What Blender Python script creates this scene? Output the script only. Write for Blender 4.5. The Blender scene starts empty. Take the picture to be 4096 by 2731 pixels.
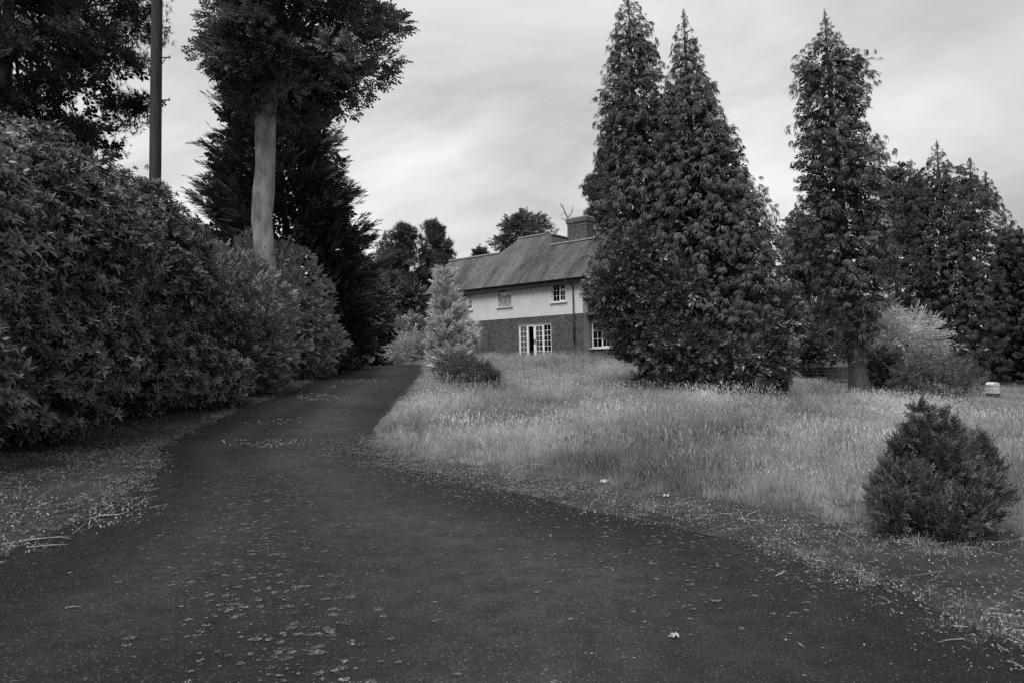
import bpy, math, random
import numpy as np
from mathutils import Matrix, Vector

sc = bpy.context.scene
col = sc.collection
rng = np.random.default_rng(7)
random.seed(7)

# ------------------------------------------------------------------ camera
F = 4096 * 24 / 36
PITCH, ROLL = math.radians(1.6), math.radians(-1.3)
EYE = np.array([0.0, 0.0, 1.6])
cam = bpy.data.cameras.new('camera')
cam.lens, cam.sensor_width, cam.clip_start, cam.clip_end = 24, 36, 0.05, 3000
co = bpy.data.objects.new('camera', cam)
col.objects.link(co)
RM = Matrix.Rotation(math.pi / 2 + PITCH, 3, 'X') @ Matrix.Rotation(ROLL, 3, 'Z')
co.matrix_world = Matrix.Translation(EYE) @ RM.to_4x4()
sc.camera = co
RN = np.array(RM)

# ------------------------------------------------------------------ sky, sun, exposure
SUN_EL, SUN_AZ = math.radians(62), math.radians(-155)      # azimuth from +Y towards +X: high on the left, a little behind
w = bpy.data.worlds.new('World')
sc.world = w
w.use_nodes = True
nt = w.node_tree
nt.nodes.clear()
L = nt.links.new
def N(t, **kw):
    n = nt.nodes.new(t)
    for k, v in kw.items():
        setattr(n, k, v)
    return n
out = N('ShaderNodeOutputWorld')
bg = N('ShaderNodeBackground')
bg.inputs['Strength'].default_value = 0.1
sky = N('ShaderNodeTexSky', sky_type='NISHITA', sun_disc=False)
sky.sun_elevation, sky.sun_rotation = SUN_EL, SUN_AZ
bw = N('ShaderNodeRGBToBW')
L(sky.outputs[0], bw.inputs[0])
tc = N('ShaderNodeTexCoord')
sep = N('ShaderNodeSeparateXYZ')
L(tc.outputs['Generated'], sep.inputs[0])
zc = N('ShaderNodeMath', operation='MAXIMUM'); zc.inputs[1].default_value = 0.0
L(sep.outputs['Z'], zc.inputs[0])
za = N('ShaderNodeMath', operation='ADD'); za.inputs[1].default_value = 0.35
L(zc.outputs[0], za.inputs[0])
dx = N('ShaderNodeMath', operation='DIVIDE'); L(sep.outputs['X'], dx.inputs[0]); L(za.outputs[0], dx.inputs[1])
dy = N('ShaderNodeMath', operation='DIVIDE'); L(sep.outputs['Y'], dy.inputs[0]); L(za.outputs[0], dy.inputs[1])
cmb = N('ShaderNodeCombineXYZ'); L(dx.outputs[0], cmb.inputs[0]); L(dy.outputs[0], cmb.inputs[1])
mp = N('ShaderNodeMapping'); mp.inputs['Rotation'].default_value = (0, 0, 0.5); mp.inputs['Scale'].default_value = (0.8, 1.15, 1)
mp.inputs['Location'].default_value = (1.3, 0.4, 0)
L(cmb.outputs[0], mp.inputs['Vector'])
n1 = N('ShaderNodeTexNoise'); n1.inputs['Scale'].default_value = 1.5; n1.inputs['Detail'].default_value = 8; n1.inputs['Roughness'].default_value = 0.56
n1.inputs['Distortion'].default_value = 0.5
L(mp.outputs[0], n1.inputs['Vector'])
cr = N('ShaderNodeMapRange'); cr.inputs['From Min'].default_value = 0.3; cr.inputs['From Max'].default_value = 0.68
cr.inputs['To Min'].default_value = 1.55; cr.inputs['To Max'].default_value = 3.75
L(n1.outputs['Fac'], cr.inputs['Value'])
# cloud is brighter towards the front left, darker towards the opposite side
dot = N('ShaderNodeVectorMath', operation='DOT_PRODUCT')
dot.inputs[1].default_value = (math.sin(math.radians(-60)) * 0.9, math.cos(math.radians(-60)) * 0.9, 0.0)
L(tc.outputs['Generated'], dot.inputs[0])
gl = N('ShaderNodeMapRange'); gl.inputs['From Min'].default_value = -1; gl.inputs['From Max'].default_value = 1
gl.inputs['To Min'].default_value = 0.55; gl.inputs['To Max'].default_value = 1.25
L(dot.outputs['Value'], gl.inputs['Value'])
cm = N('ShaderNodeMath', operation='MULTIPLY'); L(cr.outputs[0], cm.inputs[0]); L(gl.outputs[0], cm.inputs[1])
mx = N('ShaderNodeMix', data_type='FLOAT'); mx.inputs['Factor'].default_value = 0.88
L(bw.outputs[0], mx.inputs[2]); L(cm.outputs[0], mx.inputs[3])
L(mx.outputs[0], bg.inputs['Color'])
L(bg.outputs[0], out.inputs[0])

sl = bpy.data.lights.new('sun', 'SUN')
sl.energy, sl.angle, sl.color = 1.5, math.radians(45), (1, 1, 1)
so = bpy.data.objects.new('sun', sl)
col.objects.link(so)
sd = Vector((math.sin(SUN_AZ) * math.cos(SUN_EL), math.cos(SUN_AZ) * math.cos(SUN_EL), math.sin(SUN_EL)))
so.rotation_euler = sd.to_track_quat('Z', 'Y').to_euler()
so.location = sd * 60

vs = sc.view_settings
vs.view_transform, vs.look, vs.exposure, vs.gamma = 'Standard', 'None', 1.38, 1.0
vs.use_curve_mapping = False
cy = sc.cycles
cy.max_bounces, cy.diffuse_bounces, cy.glossy_bounces, cy.transmission_bounces = 5, 2, 2, 4
cy.transparent_max_bounces = 6
cy.use_denoising = False

# ------------------------------------------------------------------ pixel helpers (surveying the photograph)
def ray(px, py):
    return RN @ np.array([(px - 2048) / F, -(py - 1365.5) / F, -1.0])
def at(px, py, D):
    d = ray(px, py)
    return EYE + d * (D / d[1])

# ------------------------------------------------------------------ terrain
CTRL = [(0,0,0),(-3,0,0),(3,0,0),(-4,5,0),(0,5,0),(5,5,-.03),(9,6,-.12),(0,-6,0),(-10,-6,.2),(10,-6,-.2),(0,10,0),(-2.5,13,0),
        (-7.3,4,.25),(-7.0,9,.3),(-7.3,13,.2),(-8.2,18,.7),(-7.8,24,1.0),(-12,10,.6),(-14,20,1.0),(-5.2,10.5,.02),
        (-3.1,14.5,0),(-6.6,16.5,.27),(-7.0,23,.75),(-7.7,30,1.15),(-3.6,24,.65),(-4.2,32,1.14),(-6.5,38,1.5),(-8,46,1.3),(-9,60,1.0),
        (-1.2,24,.58),(2.4,14.5,.05),(3.2,23,.3),(1.9,34,.95),(3.7,39.5,1.72),(-1,43.5,1.75),(-5.5,47,1.6),(7,26,.2),(9.2,25,-.05),(8,40,1.5),
        (15.3,30,-.35),(26.7,38,-.9),(21,28,-1.0),(22,48,.3),(18.6,44,-.15),(6,10,-.2),(3.8,6,-.04),(12,12,-.45),(18,18,-.8),
        (-60,60,1.2),(0,70,1.2),(50,60,0),(90,0,-.5),(-90,0,.5),(0,150,.8),(-200,200,.5),(200,200,.2),(0,-100,0),(0,600,0),(600,0,0),(-600,0,0),(500,500,0),(-500,500,0),(0,-600,0)]
CP = np.array(CTRL, float)
def _k(r2):
    return np.where(r2 > 1e-9, 0.5 * r2 * np.log(np.maximum(r2, 1e-9)), 0)
def _fit():
    P = CP[:, :2]; n = len(P)
    K = np.sqrt(((P[:, None] - P[None]) ** 2).sum(-1) + 9.0)
    A = np.zeros((n + 1, n + 1)); A[:n, :n] = K; A[:n, n] = 1; A[n, :n] = 1
    A[:n, :n] -= np.eye(n) * 0.15
    b = np.zeros(n + 1); b[:n] = CP[:, 2]
    return np.linalg.solve(A, b)
WT = _fit()
def gz(x, y):
    x = np.asarray(x, float); y = np.asarray(y, float)
    s = x.shape; x = x.ravel(); y = y.ravel(); o = np.empty(len(x))
    for i in range(0, len(x), 20000):
        d = np.sqrt((x[i:i+20000, None] - CP[None, :, 0]) ** 2 + (y[i:i+20000, None] - CP[None, :, 1]) ** 2 + 9.0)
        o[i:i+20000] = d @ WT[:-1] + WT[-1]
    return o.reshape(s)
def gz1(x, y):
    return float(gz(np.array([x]), np.array([y]))[0])

def inpoly(x, y, P):
    P = np.asarray(P); r = np.zeros(x.shape, bool)
    for i in range(len(P)):
        x0, y0 = P[i]; x1, y1 = P[i - 1]
        c = ((y0 > y) != (y1 > y))
        with np.errstate(divide='ignore', invalid='ignore'):
            r ^= c & (x < (x1 - x0) * (y - y0) / (y1 - y0 + 1e-12) + x0)
    return r
def polydist(x, y, P):
    P = np.asarray(P); d = np.full(x.shape, 1e9)
    for i in range(len(P)):
        a = P[i - 1]; b = P[i]; ab = b - a
        t = np.clip(((x - a[0]) * ab[0] + (y - a[1]) * ab[1]) / (ab @ ab + 1e-12), 0, 1)
        d = np.minimum(d, np.hypot(x - a[0] - t * ab[0], y - a[1] - t * ab[1]))
    return d
def sm_curve(pts, n):
    p = np.array(pts, float)
    t = np.r_[0, np.cumsum(np.linalg.norm(np.diff(p, axis=0), axis=1))]
    tt = np.linspace(0, t[-1], n)
    m = np.gradient(p, t, axis=0)
    o = np.empty((n, p.shape[1]))
    for j, q in enumerate(tt):
        i = min(np.searchsorted(t, q, 'right') - 1, len(t) - 2)
        h = t[i+1] - t[i]; u = (q - t[i]) / h
        o[j] = ((2*u**3 - 3*u*u + 1) * p[i] + (u**3 - 2*u*u + u) * h * m[i] + (-2*u**3 + 3*u*u) * p[i+1] + (u**3 - u*u) * h * m[i+1])
    return o
def vnoise(x, y, s=1.0, seed=0):
    x = np.asarray(x) * s; y = np.asarray(y) * s; v = 0
    r = np.random.default_rng(seed)
    for k in range(5):
        a = r.uniform(0, 6.28); f = r.uniform(.7, 2.2); ph = r.uniform(0, 6.28, 2)
        v = v + np.sin((x * math.cos(a) + y * math.sin(a)) * f + ph[0] + 1.3 * np.sin((y * math.cos(a) - x * math.sin(a)) * f * .8 + ph[1]))
    return v / 5

# ------------------------------------------------------------------ materials
def material(name):
    m = bpy.data.materials.new(name); m.use_nodes = True
    t = m.node_tree; t.nodes.clear()
    o = t.nodes.new('ShaderNodeOutputMaterial')
    return m, t, o
def grey(v):
    return (v, v, v, 1)
class B:
    """small node builder"""
    def __init__(s, name):
        s.m, s.t, s.o = material(name)
        s.p = s.n('ShaderNodeBsdfPrincipled')
        s.l(s.p.outputs[0], s.o.inputs[0])
    def n(s, typ, **kw):
        n = s.t.nodes.new(typ)
        for k, v in kw.items(): setattr(n, k, v)
        return n
    def l(s, a, b): s.t.links.new(a, b)
    def pos(s): return s.n('ShaderNodeNewGeometry').outputs['Position']
    def obj(s): return s.n('ShaderNodeTexCoord').outputs['Object']
    def noise(s, vec, scale, detail=4, rough=.55, lo=0.0, hi=1.0, fmin=.3, fmax=.7, stretch=None):
        if stretch is not None:
            mp = s.n('ShaderNodeMapping'); mp.inputs['Scale'].default_value = stretch; s.l(vec, mp.inputs[0]); vec = mp.outputs[0]
        q = s.n('ShaderNodeTexNoise'); q.inputs['Scale'].default_value = scale; q.inputs['Detail'].default_value = detail; q.inputs['Roughness'].default_value = rough
        s.l(vec, q.inputs['Vector'])
        r = s.n('ShaderNodeMapRange'); r.inputs['From Min'].default_value = fmin; r.inputs['From Max'].default_value = fmax
        r.inputs['To Min'].default_value = lo; r.inputs['To Max'].default_value = hi
        s.l(q.outputs['Fac'], r.inputs['Value']); return r.outputs[0]
    def math(s, op, a, b):
        q = s.n('ShaderNodeMath', operation=op)
        for i, v in enumerate((a, b)):
            if isinstance(v, (int, float)): q.inputs[i].default_value = v
            else: s.l(v, q.inputs[i])
        return q.outputs[0]
    def attr(s, name, typ='GEOMETRY'):
        return s.n('ShaderNodeAttribute', attribute_name=name, attribute_type=typ).outputs['Fac']
    def bump(s, h, dist, strength=1.0):
        b = s.n('ShaderNodeBump'); b.inputs['Distance'].default_value = dist; b.inputs['Strength'].default_value = strength
        s.l(h, b.inputs['Height']); s.l(b.outputs[0], s.p.inputs['Normal'])
    def base(s, v):
        if isinstance(v, (int, float)): s.p.inputs['Base Color'].default_value = grey(v)
        else: s.l(v, s.p.inputs['Base Color'])
    def rough(s, v, spec=.5):
        if isinstance(v, (int, float)): s.p.inputs['Roughness'].default_value = v
        else: s.l(v, s.p.inputs['Roughness'])
        s.p.inputs['Specular IOR Level'].default_value = spec

def foliage_mat(name, base, rough=.5, spec=.5, trans=.2, var=(.7, 1.35), nscale=.9):
    b = B(name)
    v = b.noise(b.pos(), nscale, 3, lo=var[0] * base, hi=var[1] * base)
    v = b.math('MULTIPLY', v, b.attr('tint'))
    b.base(v); b.rough(rough, spec)
    tr = b.n('ShaderNodeBsdfTranslucent'); b.l(v, tr.inputs['Color'])
    mxs = b.n('ShaderNodeMixShader'); mxs.inputs[0].default_value = trans
    b.l(b.p.outputs[0], mxs.inputs[1]); b.l(tr.outputs[0], mxs.inputs[2]); b.l(mxs.outputs[0], b.o.inputs[0])
    return b.m
def plain_mat(name, base, rough=.6, spec=.4, var=.15, nscale=6, bump=0.0):
    b = B(name)
    b.base(b.noise(b.obj(), nscale, 5, lo=base * (1 - var), hi=base * (1 + var))); b.rough(rough, spec)
    if bump: b.bump(b.noise(b.obj(), nscale * 5, 4), bump)
    return b.m
def bark_mat(name, base, stretch=(6, 6, .8), contrast=.5, bump=.02, scale=2.0):
    b = B(name)
    a = b.noise(b.pos(), scale, 6, lo=base * (1 - contrast), hi=base * (1 + contrast), stretch=stretch)
    c = b.noise(b.pos(), 1.3, 4, lo=.75, hi=1.2)
    b.base(b.math('MULTIPLY', a, c)); b.rough(.85, .25)
    b.bump(b.noise(b.pos(), scale, 6, stretch=stretch), bump)
    return b.m

M = {}
M['rhodo'] = foliage_mat('rhododendron_leaf', .12, .33, .6, .06, (.6, 1.4), .7)
M['laurel'] = foliage_mat('laurel_leaf', .18, .42, .5, .15, (.6, 1.4), .9)
M['pale_shrub'] = foliage_mat('pale_shrub_leaf', .26, .5, .4, .25)
M['pine'] = foliage_mat('pine_needle', .045, .6, .3, .08)
M['beech'] = foliage_mat('beech_leaf', .14, .5, .4, .2)
M['cypress'] = foliage_mat('cypress_frond', .06, .65, .25, .08)
M['cedar'] = foliage_mat('cedar_frond', .088, .5, .4, .04, (.6, 1.4), .6)
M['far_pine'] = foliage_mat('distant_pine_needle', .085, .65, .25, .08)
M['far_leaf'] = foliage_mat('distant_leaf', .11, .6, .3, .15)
M['holly'] = foliage_mat('holly_leaf', .085, .3, .6, .05)
M['gold'] = foliage_mat('golden_conifer_frond', .62, .6, .3, .2, (.75, 1.25), 1.5)
M['juniper'] = foliage_mat('juniper_frond', .15, .6, .3, .15, (.7, 1.3), 1.5)
M['box'] = foliage_mat('box_leaf', .12, .42, .4, .15, (.6, 1.4), 2.5)
M['willow'] = foliage_mat('willow_leaf', .5, .5, .4, .3)
M['bark'] = bark_mat('dark_bark', .06)
M['beech_bark'] = bark_mat('beech_bark', .3, (2.2, 2.2, .7), .5, .015, 1.8)
M['pole'] = bark_mat('pole_timber', .038, (14, 14, .5), .55, .008)
M['twig'] = plain_mat('dry_twig', .3, .8, .2, .4, 30)
M['dead_wood'] = plain_mat('dead_wood', .12, .8, .2, .3, 8)

# ------------------------------------------------------------------ mesh helpers
def link_mesh(name, V, Tr, mat, parent=None, tint=None, smooth=False, loc=None, polys=None):
    """V (n,3) world (or parent-local) vertices, Tr (m,3) triangles or polys list of index lists"""
    V = np.asarray(V, np.float32).reshape(-1, 3)
    me = bpy.data.meshes.new(name)
    if polys is not None:
        me.from_pydata(V.tolist(), [], polys)
    else:
        Tr = np.asarray(Tr, np.int32).reshape(-1, 3)
        m = len(Tr)
        me.vertices.add(len(V)); me.vertices.foreach_set('co', V.ravel())
        me.loops.add(m * 3); me.loops.foreach_set('vertex_index', Tr.ravel())
        me.polygons.add(m); me.polygons.foreach_set('loop_start', np.arange(0, m * 3, 3, dtype=np.int32))
        me.update(calc_edges=True)
    if tint is not None:
        a = me.attributes.new('tint', 'FLOAT', 'POINT'); a.data.foreach_set('value', np.asarray(tint, np.float32))
    if smooth:
        me.polygons.foreach_set('use_smooth', np.ones(len(me.polygons), bool))
    me.materials.append(mat)
    o = bpy.data.objects.new(name, me)
    col.objects.link(o)
    if parent is not None:
        o.parent = parent
    if loc is not None:
        o.location = loc
    return o
def tag(o, label=None, cat=None, group=None, kind=None):
    if label: o['label'] = label
    if cat: o['category'] = cat
    if group: o['group'] = group
    if kind: o['kind'] = kind
    return o
def thing(name, label, cat, loc, rz=0, group=None):
    o = bpy.data.objects.new(name, None); col.objects.link(o)
    o.empty_display_size = .3
    o.location = loc; o.rotation_euler = (0, 0, rz)
    return tag(o, label, cat, group)

class MB:
    """collects shapes into one mesh"""
    def __init__(s): s.v = []; s.f = []
    def add(s, V, Fs):
        k = len(s.v); s.v += [tuple(map(float, p)) for p in V]; s.f += [[i + k for i in f] for f in Fs]; return s
    def box(s, x0, x1, y0, y1, z0, z1):
        V = [(x0,y0,z0),(x1,y0,z0),(x1,y1,z0),(x0,y1,z0),(x0,y0,z1),(x1,y0,z1),(x1,y1,z1),(x0,y1,z1)]
        return s.add(V, [[0,3,2,1],[4,5,6,7],[0,1,5,4],[1,2,6,5],[2,3,7,6],[3,0,4,7]])
    def tube(s, path, rad, n=8, cap=True):
        V, Tr = tube(path, rad, n, cap); return s.add(V, Tr.tolist())
    def prism(s, pts, y0, y1):          # polygon in xz extruded along y
        n = len(pts); V = [(x, y0, z) for x, z in pts] + [(x, y1, z) for x, z in pts]
        return s.add(V, [list(range(n)), list(range(2*n-1, n-1, -1))] + [[i, i+n, (i+1) % n + n, (i+1) % n] for i in range(n)])
    def build(s, name, mat, parent=None, smooth=False, kind=None, loc=None):
        o = link_mesh(name, s.v, None, mat, parent, smooth=smooth, polys=s.f, loc=loc)
        if kind: o['kind'] = kind
        return o

def tube(path, rad, n=8, cap=True):
    P = np.asarray(path, float); m = len(P)
    rad = np.broadcast_to(np.asarray(rad, float), (m,))
    T = np.gradient(P, axis=0); T /= np.linalg.norm(T, axis=1)[:, None] + 1e-9
    ref = np.array([0, 0, 1.0]) if abs(T[0][2]) < .9 else np.array([1.0, 0, 0])
    X = np.cross(T, ref); X /= np.linalg.norm(X, axis=1)[:, None] + 1e-9
    Y = np.cross(T, X)
    a = np.arange(n) * 2 * math.pi / n
    V = P[:, None] + rad[:, None, None] * (np.cos(a)[None, :, None] * X[:, None] + np.sin(a)[None, :, None] * Y[:, None])
    V = V.reshape(-1, 3); Tr = []
    for i in range(m - 1):
        for j in range(n):
            a0 = i*n + j; a1 = i*n + (j+1) % n
            Tr += [(a0, a1, a1 + n), (a0, a1 + n, a0 + n)]
    if cap:
        V = np.vstack([V, P[-1:]]); e = len(V) - 1
        for j in range(n): Tr.append(((m-1)*n + j, (m-1)*n + (j+1) % n, e))
    return V, np.array(Tr)
class TB:
    """collects triangle soups with tints (numpy)"""
    def __init__(s): s.V = []; s.T = []; s.t = []; s.k = 0
    def add(s, V, Tr, tint=1.0):
        V = np.asarray(V, float).reshape(-1, 3); s.V.append(V); s.T.append(np.asarray(Tr) + s.k)
        s.t.append(np.broadcast_to(np.asarray(tint, float), (len(V),)).copy()); s.k += len(V)
    def scatter(s, tmpls, T, Mx, tint):
        """tmpls list of (V,F); T (n,3); Mx (n,3,3); tint (n,)"""
        n = len(T); ch = rng.integers(0, len(tmpls), n)
        for k, (V, Fc) in enumerate(tmpls):
            i = np.where(ch == k)[0]
            if not len(i): continue
            W = np.einsum('nij,vj->nvi', Mx[i], V) + T[i][:, None]
            Fs = (Fc[None] + (np.arange(len(i)) * len(V))[:, None, None]).reshape(-1, 3)
            s.add(W.reshape(-1, 3), Fs, np.repeat(tint[i], len(V)))
    def tris(s): return sum(len(t) for t in s.T)
    def build(s, name, mat, parent=None, kind=None, smooth=False, origin=None):
        V = np.vstack(s.V)
        if origin is not None: V = V - np.asarray(origin)
        o = link_mesh(name, V, np.vstack(s.T), mat, parent, np.concatenate(s.t), smooth)
        if kind: o['kind'] = kind
        return o
def unit(v):
    return v / (np.linalg.norm(v, axis=-1, keepdims=True) + 1e-9)
def frames(D, scale, up=None, roll=None):
    """columns X,Y,Z with Y along D; Z towards up when given, else random roll"""
    D = unit(np.asarray(D, float)); n = len(D)
    if up is None: up = rng.normal(size=(n, 3))
    X = unit(np.cross(D, up)); Z = np.cross(X, D)
    Mx = np.stack([X, D, Z], axis=2)
    return Mx * np.broadcast_to(np.asarray(scale, float), (n,))[:, None, None]

# ------------------------------------------------------------------ leaf templates (axis +Y, upper side +Z)
def leaf(l, w, fold=.15, droop=.1, tris=4):
    if tris == 4:
        V = np.array([(0,0,0),(-w*.5,.35*l,fold*w),(w*.5,.35*l,fold*w),(-w*.42,.72*l,fold*w-droop*l*.4),(w*.42,.72*l,fold*w-droop*l*.4),(0,l,-droop*l)])
        return V, np.array([(0,2,1),(1,2,4),(1,4,3),(3,4,5)])
    V = np.array([(0,0,0),(-w*.5,.5*l,fold*w),(w*.5,.5*l,fold*w),(0,l,-droop*l)])
    return V, np.array([(0,2,3),(0,3,1)])
def join(parts):
    V = []; Fs = []; k = 0
    for v, f in parts:
        V.append(v); Fs.append(f + k); k += len(v)
    return np.vstack(V), np.vstack(Fs)
def orient(t, D, U, T=(0, 0, 0), s=1.0):
    V, Fc = t; Mx = frames(np.array([D]), s, np.array([U], float))[0]
    return V @ Mx.T + np.asarray(T, float), Fc
R0 = random.Random(3)
def t_tassel(nf, L_, l, w, seg=6):
    """drooping branch end: a fan of fronds arching over and hanging, leaflets along each"""
    ps = []
    for i in range(nf):
        a = math.radians(R0.uniform(-95, 95)); ln = L_ * R0.uniform(.55, 1.0) * (1 - .25*abs(a)); dz = R0.uniform(.5, 1.0); st = R0.uniform(-.05, .05) * L_
        for k in range(seg):
            t = (k + .6) / seg
            p = (math.sin(a)*ln*(t - .3*t*t), math.cos(a)*ln*(t - .3*t*t), st - ln*dz*t*t*.95 + .12*ln*t)
            sd_ = 1 if k % 2 else -1
            d = (math.sin(a)*(1-.6*t) + sd_*.45*math.cos(a) + R0.uniform(-.2, .2), math.cos(a)*(1-.6*t) - sd_*.45*math.sin(a) + R0.uniform(-.2, .2), -.5 - 1.5*dz*t)
            ll = l * R0.uniform(.75, 1.2)
            ps.append(orient((np.array([(0, 0, 0), (w*.5, ll*.45, .012), (0, ll, 0), (-w*.5, ll*.45, .012)]), np.array([(0,1,2),(0,2,3)])), d, (R0.uniform(-.6, .6), R0.uniform(-.3, .5), 1), p))
    return join(ps)
def t_whorl(n, l, w, tris=4):
    ps = []
    for i in range(n):
        a = i * 2 * math.pi / n + R0.uniform(-.3, .3); pol = math.radians(R0.uniform(20, 112))
        d = (math.sin(pol)*math.cos(a), math.cos(pol), math.sin(pol)*math.sin(a))
        ps.append(orient(leaf(l*R0.uniform(.75, 1.1), w, .2, R0.uniform(.05, .25), tris), d, (0, 1, .05), s=1))
    return join(ps)
def t_sprig(n, L_, l, w, spread=60, tris=2):
    ps = []
    for i in range(n):
        t = (i + .5) / n; sd_ = 1 if i % 2 else -1
        a = math.radians(R0.uniform(.6, 1) * spread) * sd_
        if i == n - 1: a = R0.uniform(-.2, .2)
        d = (math.sin(a), math.cos(a), R0.uniform(-.35, .25))
        ps.append(orient(leaf(l*R0.uniform(.7, 1.1), w, .15, R0.uniform(0, .2), tris), d, (0, R0.uniform(-.4, .4), 1), (0, t*L_, R0.uniform(-.1, .1)*L_)))
    return join(ps)
def t_frond(n, L_, l, w, droop=.3, spread=35):
    """flat conifer frond: thin pointed leaflets along a drooping axis"""
    ps = []
    for i in range(n):
        t = (i + .3) / n; sd_ = 1 if i % 2 else -1
        a = math.radians(R0.uniform(.7, 1.2) * spread) * sd_
        if i == n - 1: a = 0
        z = -droop * L_ * t * t
        d = (math.sin(a), math.cos(a), -2 * droop * t + R0.uniform(-.25, .15))
        ll = l * (1 - .45 * t) * R0.uniform(.8, 1.15)
        ps.append(orient((np.array([(-w*.5, 0, 0), (w*.5, 0, 0), (w*.35, ll*.6, 0), (0, ll, -.05*ll), (-w*.35, ll*.6, 0)]), np.array([(0,1,2),(0,2,4),(4,2,3)])), d, (R0.uniform(-.5, .5), 0, 1), (0, t*L_, z)))
    return join(ps)
def t_tuft(n, l, w, half=100):
    ps = []
    for i in range(n):
        pol = math.radians(half) * math.sqrt(R0.random()); a = R0.uniform(0, 6.283)
        d = (math.sin(pol)*math.cos(a), math.cos(pol), math.sin(pol)*math.sin(a))
        ll = l * R0.uniform(.7, 1.1)
        ps.append(orient((np.array([(-w*.5, 0, 0), (w*.5, 0, 0), (0, ll, 0)]), np.array([(0,1,2)])), d, (R0.uniform(-1,1), R0.uniform(-1,1), 1)))
    return join(ps)
def t_plume(n, L_, l, w):
    """upright juniper / cypress plume: leaflets hugging an axis on all sides"""
    ps = []
    for i in range(n):
        t = i / n; a = i * 2.4; pol = math.radians(R0.uniform(18, 38))
        d = (math.sin(pol)*math.cos(a), math.cos(pol), math.sin(pol)*math.sin(a))
        ll = l * (1 - .4*t)
        ps.append(orient((np.array([(-w*.5, 0, 0), (w*.5, 0, 0), (w*.3, ll*.6, 0), (0, ll, 0)]), np.array([(0,1,2),(0,2,3)])), d, (R0.uniform(-1,1), 0, R0.uniform(-1,1)), (0, t*L_, 0)))
    return join(ps)
TP = dict(
    rhodo=[t_whorl(11, .15, .036) for _ in range(6)],
    rhodo_far=[t_whorl(10, .15, .04, 2) for _ in range(5)],
    laurel=[t_sprig(8, .16, .10, .042) for _ in range(5)],
    beech=[t_sprig(7, .32, .15, .09) for _ in range(5)],
    far=[t_sprig(7, .5, .26, .16) for _ in range(4)],
    pine=[t_tuft(12, .2, .019) for _ in range(4)],
    far_pine=[t_tuft(12, .5, .075) for _ in range(4)],
    cypress=[t_frond(11, .5, .26, .04, -.05, 28) for _ in range(4)],
    cedar=[t_frond(14, .36, .13, .026, .3, 32) for _ in range(5)],
    tassel=[t_tassel(7, .52, .19, .031, 6) for _ in range(7)],
    holly=[t_sprig(9, .2, .085, .05) for _ in range(4)],
    plume=[t_plume(16, .3, .14, .03) for _ in range(4)],
    box=[t_sprig(14, .075, .026, .013, 65) for _ in range(5)],
    willow=[t_sprig(9, .45, .15, .035, 45) for _ in range(4)],
)

# ------------------------------------------------------------------ ground, road
ROAD_L = sm_curve([(-5,-6),(-4.7,0),(-4.45,4),(-4.4,6),(-4.6,7.6),(-5.1,9.6),(-5.7,11.2),(-6.5,12.5),(-6.9,14),(-7.05,16.5),(-7.1,20),(-7.2,23),(-7.5,26),(-8.0,31),(-8.4,36),(-10,41),(-13,46)], 150)
ROAD_R = sm_curve([(3.4,-6),(3.0,0),(2.75,3.3),(2.55,4.5),(2.2,5.6),(1.2,6.8),(-.5,9.0),(-2.1,11.4),(-2.95,13.9),(-3.3,16),(-3.5,20),(-3.8,26),(-4.3,32),(-4.7,35.5),(-6.5,39),(-10,44)], 150)
ROAD_L[:, 0] += .08 * vnoise(ROAD_L[:, 1], 0 * ROAD_L[:, 1], 2.2, 1)
ROAD_R[:, 0] += .10 * vnoise(ROAD_R[:, 1], 0 * ROAD_R[:, 1], 2.6, 2)
ROAD_P = np.vstack([ROAD_L, ROAD_R[::-1]])
LAWN = [(-4.7,36),(-4.2,31),(-3.75,26),(-3.45,20),(-3.2,15.8),(-2.75,13.7),(-1.9,11.9),(-.8,10.6),(.3,9.5),(1.4,8.5),(2.3,7.8),(3.1,7.2),(3.9,6.7),(4.9,5.6),(5.6,4.2),(7,3.2),(40,3),(48,50),(-3,50),(-6,42)]
NL = 26
rv = []
for i in range(150):
    for j in range(NL):
        p = ROAD_L[i] + (ROAD_R[i] - ROAD_L[i]) * j / (NL - 1); rv.append(p)
rv = np.array(rv); rz = gz(rv[:, 0], rv[:, 1]) + .012
rt = []
for i in range(149):
    for j in range(NL - 1):
        a = i*NL + j; rt += [(a, a+1, a+NL+1), (a, a+NL+1, a+NL)]
b = B('asphalt')
big = b.noise(b.pos(), .55, 4, lo=.75, hi=1.3)
fine = b.noise(b.pos(), 75, 3, .7, lo=.55, hi=1.6)
mid = b.noise(b.pos(), 4, 7, .7, lo=.6, hi=1.4)
sp = b.noise(b.pos(), 62, 2, .5, lo=0, hi=.14, fmin=.62, fmax=.76)
v = b.math('MULTIPLY', b.math('MULTIPLY', big, fine), b.math('MULTIPLY', mid, .021))
v = b.math('MULTIPLY', v, b.attr('tint'))
b.base(b.math('ADD', v, sp)); b.rough(.62, .16)
b.bump(b.noise(b.pos(), 75, 4, .7), .006)
M['asphalt'] = b.m
lat = np.tile(np.linspace(0, 1, NL), 150); alo = rv[:, 1]
wear = .55 + 1.0 * np.exp(-((lat - .6 - .05*np.sin(alo*.5)) / .2) ** 2) + .5 * np.exp(-((lat - .24) / .08) ** 2) + .3 * vnoise(rv[:, 0], rv[:, 1], .8, 77)
road = link_mesh('driveway', np.c_[rv, rz], rt, M['asphalt'], smooth=True, tint=np.clip(wear, .45, 2.2))
tag(road, 'dark tarmac driveway curving up past the hedge', kind='structure')

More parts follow.
